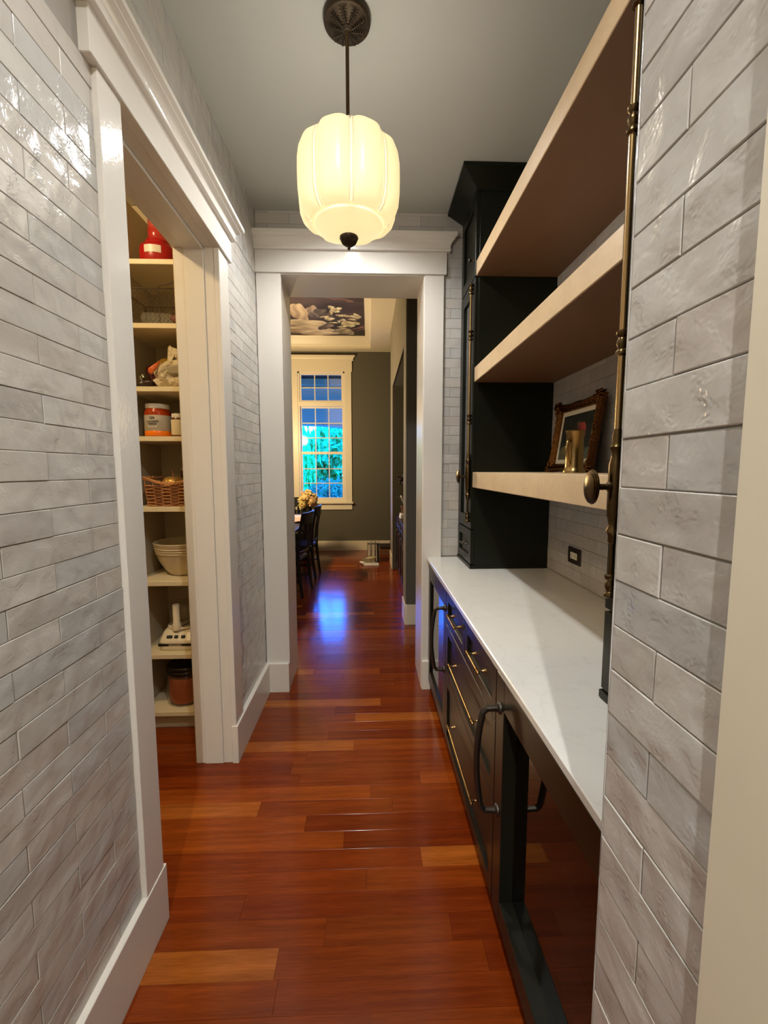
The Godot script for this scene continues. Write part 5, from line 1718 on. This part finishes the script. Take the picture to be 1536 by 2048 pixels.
	t = thing("folded_linens", "stack of folded white linens on the sideboard top", "linens", P(0.5, 0.852, 5.9))
	for k in 3:
		part("linen", MB.new().box(0.42 + k * 0.004, 0.6, 0.852 + k * 0.022, 0.872 + k * 0.022, 5.78, 6.02, 0.008), M.white, t)
	var pc := P(0.5, 0.918, 5.9)
	t = thing("dried_plant", "terracotta pot with silvery leaves and dark dried flower heads on white linens", "plant", pc)
	part("pot", MB.new().lathe(V2([0.0, 0.0, 0.05, 0.0, 0.065, 0.09, 0.068, 0.092, 0.068, 0.108, 0.058, 0.108, 0.054, 0.095, 0.0, 0.09]), 24, Transform3D(Basis(), pc)), mat(rgb(112, 74, 54), 0.8), t)
	for k in 6:
		var a := k * 1.05
		var d := Vector3(cos(a), 0, sin(a))
		part("leaf", MB.new().tube([pc + Vector3(0, 0.09, 0), pc + d * 0.05 + Vector3(0, 0.17, 0), pc + d * 0.1 + Vector3(0, 0.24, 0), pc + d * 0.125 + Vector3(0, 0.22, 0)], [0.004, 0.014, 0.02, 0.004], 6, 0.3), mat(rgb(170, 170, 168), 0.4, 0.3), t)
	part("stem", MB.new().tube([pc + Vector3(0, 0.09, 0), pc + Vector3(-0.01, 0.36, 0)], 0.005, 6), M.dark_wood, t)
	for k in 4:
		var c := pc + Vector3(cos(k * 1.7) * 0.045, 0.37 + 0.045 * (k % 3), sin(k * 1.7) * 0.045)
		var hd := part("flower_head", MB.new().ball(c, Vector3(0.05, 0.05, 0.05), 10), mat(rgb(58, 44, 48), 0.8), t)
		var sp := []
		for j in 50:
			var d := Vector3(rng.randfn(), rng.randfn(), rng.randfn()).normalized()
			sp.append(Transform3D(rand_basis(), c + d * 0.048 - origin(hd)))
		leaf_cloud(hd, "petals", sp, mat(rgb(88, 72, 78), 0.8), 0.035, 0.9)

	# things on the floor by the window wall
	var labels := ["leftmost of three upright binders on the floor, pale spine", "middle of three upright binders on the floor, pale spine", "rightmost of three upright binders on the floor, dark spine"]
	for k in 3:
		var x0 := -0.03 + k * 0.067
		t = thing("ring_binder", labels[k], "binder", P(x0 + 0.03, 0, 7.1), 0.0, "binders by the window wall")
		var cv := MB.new()
		cv.box(x0, x0 + 0.004, 0, 0.315, 6.98, 7.24, 0.001).box(x0 + 0.056, x0 + 0.06, 0, 0.315, 6.98, 7.24, 0.001).box(x0, x0 + 0.06, 0, 0.315, 6.976, 6.982, 0.001)
		part("cover", cv, M.black, t)
		part("spine_label", MB.new().box(x0 + 0.008, x0 + 0.052 if k < 2 else x0 + 0.022, 0.02, 0.30, 6.973, 6.977, 0.0), mat(rgb(196, 186, 168), 0.5), t)
		part("ring_hole", MB.new().ball(P(x0 + 0.03, 0.10, 6.972), Vector3(0.008, 0.008, 0.002), 10), M.black, t)
		var pg := MB.new()
		pg.boxt(Vector3(x0 + 0.008, 0.01, -7.22), Vector3(x0 + 0.05, 0.30, -6.99), 0.001, Transform3D())
		pg.flat([P(x0 + 0.012, 0.30, 7.02), P(x0 + 0.05, 0.30, 7.06), P(x0 + 0.05, 0.345, 7.12)], Vector3(0, 0, 1))
		pg.flat([P(x0 + 0.012, 0.30, 7.03), P(x0 + 0.05, 0.30, 7.07), P(x0 + 0.05, 0.345, 7.13)], Vector3(0, 0, -1))
		pg.flat([P(x0 + 0.05, 0.30, 7.06), P(x0 + 0.05, 0.30, 7.07), P(x0 + 0.05, 0.345, 7.13), P(x0 + 0.05, 0.345, 7.12)], Vector3(1, 0, 0))
		part("pages", pg, mat(rgb(190, 184, 172), 0.7), t)
	t = thing("book_stack", "white paperbacks lying flat on the floor before the binders", "books", P(0.02, 0, 6.78))
	part("book", MB.new().boxt(Vector3(-0.11, 0, -0.09), Vector3(0.13, 0.022, 0.09), 0.002, Transform3D(Basis(Vector3.UP, 0.06), P(0.02, 0, 6.8))), M.white, t)
	part("book", MB.new().boxt(Vector3(-0.12, 0, -0.07), Vector3(0.10, 0.02, 0.08), 0.002, Transform3D(Basis(Vector3.UP, 0.4), P(-0.02, 0.022, 6.86))), M.white, t)
	t = thing("shell_bowl", "pale boat shaped bowl resting on the books before the binders", "bowl", P(0.0, 0.045, 6.82))
	var sh := MB.new()
	var B := Transform3D(Basis(Vector3.UP, 0.15) * Basis(Vector3.BACK, 0.12) * Basis.from_scale(Vector3(1.0, 0.85, 0.6)), P(0.0, 0.046, 6.82))
	sh.lathe(V2([0.0, 0.0, 0.05, 0.004, 0.08, 0.03, 0.10, 0.075, 0.094, 0.077, 0.074, 0.034, 0.04, 0.012, 0.0, 0.01]), 32, B, 2, -0.25)
	part("shell", sh, mat(rgb(176, 164, 128), 0.7), t)
	t = thing("floor_chest", "low brown wooden chest on the floor right of the binders", "chest", P(0.28, 0, 7.6))
	part("body", MB.new().box(0.19, 0.395, 0, 0.115, 7.55, 7.95, 0.003), mat(rgb(110, 72, 40), 0.5), t)
	part("lid", MB.new().box(0.186, 0.398, 0.13, 0.15, 7.545, 7.955, 0.003), mat(rgb(40, 26, 18), 0.4), t, "dark lid")

# ---------------------------------------------------------------- garden
func build_outside() -> void:
	var g := struct("floor", "porch slab and lawn outside the dining room window", "ground", P(-1.5, -0.2, 14))
	part("porch_slab", MB.new().box(-8, 6, -0.5, -0.15, 8.3, 10.9, 0.01), mat(rgb(130, 130, 126), 0.9), g)
	part("lawn", MB.new().box(-30, 30, -0.6, -0.3, 10.9, 60, 0.0), mat(rgb(60, 110, 50), 0.95), g)
	var pc := struct("ceiling", "dark board ceiling of the porch outside the dining room window", "porch ceiling", P(-1.5, 3.62, 9.2))
	part("porch_boards", MB.new().box(-8, 6, 3.62, 3.8, 8.27, 11.0, 0.0), mat(rgb(74, 62, 48), 0.8), pc)
	var pb := struct("trim_4", "white arched porch beam seen through the dining room window", "porch beam", P(-1.7, 2.4, 10.3))
	# arched beam: underside rises to the middle
	var m := MB.new()
	var n := 32
	var wp := mat(rgb(206, 200, 182), 0.6)
	for i in n:
		var x0 := -4.6 + 5.8 * i / n
		var x1 := -4.6 + 5.8 * (i + 1) / n
		var h0 := 2.56 - 0.42 * pow((x0 + 1.75) / 2.9, 2.0)
		var h1 := 2.56 - 0.42 * pow((x1 + 1.75) / 2.9, 2.0)
		m.flat([P(x0, h0, 10.2), P(x1, h1, 10.2), P(x1, 3.62, 10.2), P(x0, 3.62, 10.2)], Vector3(0, 0, 1))
		m.flat([P(x0, h0, 10.5), P(x1, h1, 10.5), P(x1, 3.62, 10.5), P(x0, 3.62, 10.5)], Vector3(0, 0, -1))
		m.flat([P(x0, h0, 10.2), P(x1, h1, 10.2), P(x1, h1, 10.5), P(x0, h0, 10.5)], Vector3.DOWN)
	part("arched_board", m, wp, pb)
	var tm := MB.new()
	for i in n:
		var x0 := -4.6 + 5.8 * i / n
		var x1 := -4.6 + 5.8 * (i + 1) / n
		tm.tube([P(x0, 2.58 - 0.42 * pow((x0 + 1.75) / 2.9, 2.0), 10.19), P(x1, 2.58 - 0.42 * pow((x1 + 1.75) / 2.9, 2.0), 10.19)], 0.022, 6)
	tm.box(-4.6, 1.2, 3.45, 3.6, 10.14, 10.21, 0.01)
	tm.box(-4.6, 1.2, 3.36, 3.41, 10.17, 10.21, 0.01)
	part("bead", tm, wp, pb)
	for x in [-4.75, 1.3]:
		part("post", MB.new().box(x - 0.15, x + 0.15, -0.15, 3.62, 10.2, 10.5, 0.01), wp, pb)
	var leafm := []
	for c in [rgb(36, 212, 104), rgb(22, 180, 94), rgb(50, 232, 124), rgb(54, 134, 104)]:
		var lm := mat(c, 0.8)
		lm.metallic_specular = 0.25
		lm.backlight_enabled = true
		lm.backlight = Color(0.15, 0.5, 0.22)
		leafm.append(lm)
	var bark := mat(rgb(70, 60, 52), 0.9)
	# weeping tree
	var t := thing("weeping_tree", "weeping tree with long hanging strands at the left of the window view", "tree", P(-2.35, -0.3, 14.0))
	part("trunk", MB.new().tube([P(-2.6, -0.3, 14.2), P(-2.55, 1.5, 14.1), P(-2.4, 2.9, 14.0)], [0.16, 0.12, 0.06], 10), bark, t)
	var sp := []
	for k in 170:
		var x := -2.45 + rng.randfn() * 0.33
		var d := 13.8 + rng.randfn() * 0.4
		var top := rng.randf_range(1.9, 3.0)
		var l := rng.randf_range(0.8, 2.0)
		for j in 26:
			var y := top - l * j / 26.0
			sp.append(Transform3D(Basis(Vector3.UP, rng.randf() * TAU) * Basis(Vector3.RIGHT, PI + rng.randf_range(-0.5, 0.5)), P(x + sin(y * 3.0 + k) * 0.03, y, d) - t.position))
	leaf_cloud(t, "strands", sp, leafm[2], 0.07, 2.4)
	# broadleaf trees and shrubs
	shrub("broadleaf_tree", "dense broadleaf tree at the right of the window view", "tree", P(-1.0, 1.4, 15.2), Vector3(1.35, 1.5, 0.9), 5200, leafm[1], 0.16, bark)
	shrub("broadleaf_tree", "lower broadleaf tree between the weeping tree and the right hand tree", "tree", P(-2.1, 0.9, 16.4), Vector3(1.1, 1.6, 0.8), 3600, leafm[0], 0.16, bark)
	shrub("garden_shrub", "rounded bluish garden shrub low in the right of the window view", "shrub", P(-1.15, 0.55, 13.0), Vector3(0.75, 0.62, 0.6), 4200, leafm[3], 0.06, bark)
	shrub("hedge", "tall hedge closing the garden behind the trees", "hedge", P(-2.0, 1.2, 21.0), Vector3(9.0, 2.0, 1.2), 16000, leafm[0], 0.22, bark)

func shrub(called: String, label: String, cat: String, c: Vector3, r: Vector3, count: int, leaf: Material, size: float, bark: Material) -> void:
	var t := thing(called, label, cat, Vector3(c.x, -0.3, c.z))
	part("stems", MB.new().tube([Vector3(c.x, -0.3, c.z), Vector3(c.x + 0.05, c.y, c.z)], [0.08, 0.05], 8), bark, t)
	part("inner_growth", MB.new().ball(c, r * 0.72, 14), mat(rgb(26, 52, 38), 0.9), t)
	var sp := []
	var f := noise(1.4, 2, 7)
	for k in count:
		var d := Vector3(rng.randfn(), rng.randfn(), rng.randfn()).normalized()
		var q := 1.0 + f.get_noise_3d(d.x * 2.2 + c.x, d.y * 2.2, d.z * 2.2) * 0.35
		var p := c + d * r * (q * (0.72 + 0.28 * sqrt(rng.randf())))
		if p.y < -0.25:
			continue
		sp.append(Transform3D(rand_basis(), p - t.position))
	leaf_cloud(t, "foliage", sp, leaf, size, 1.6)
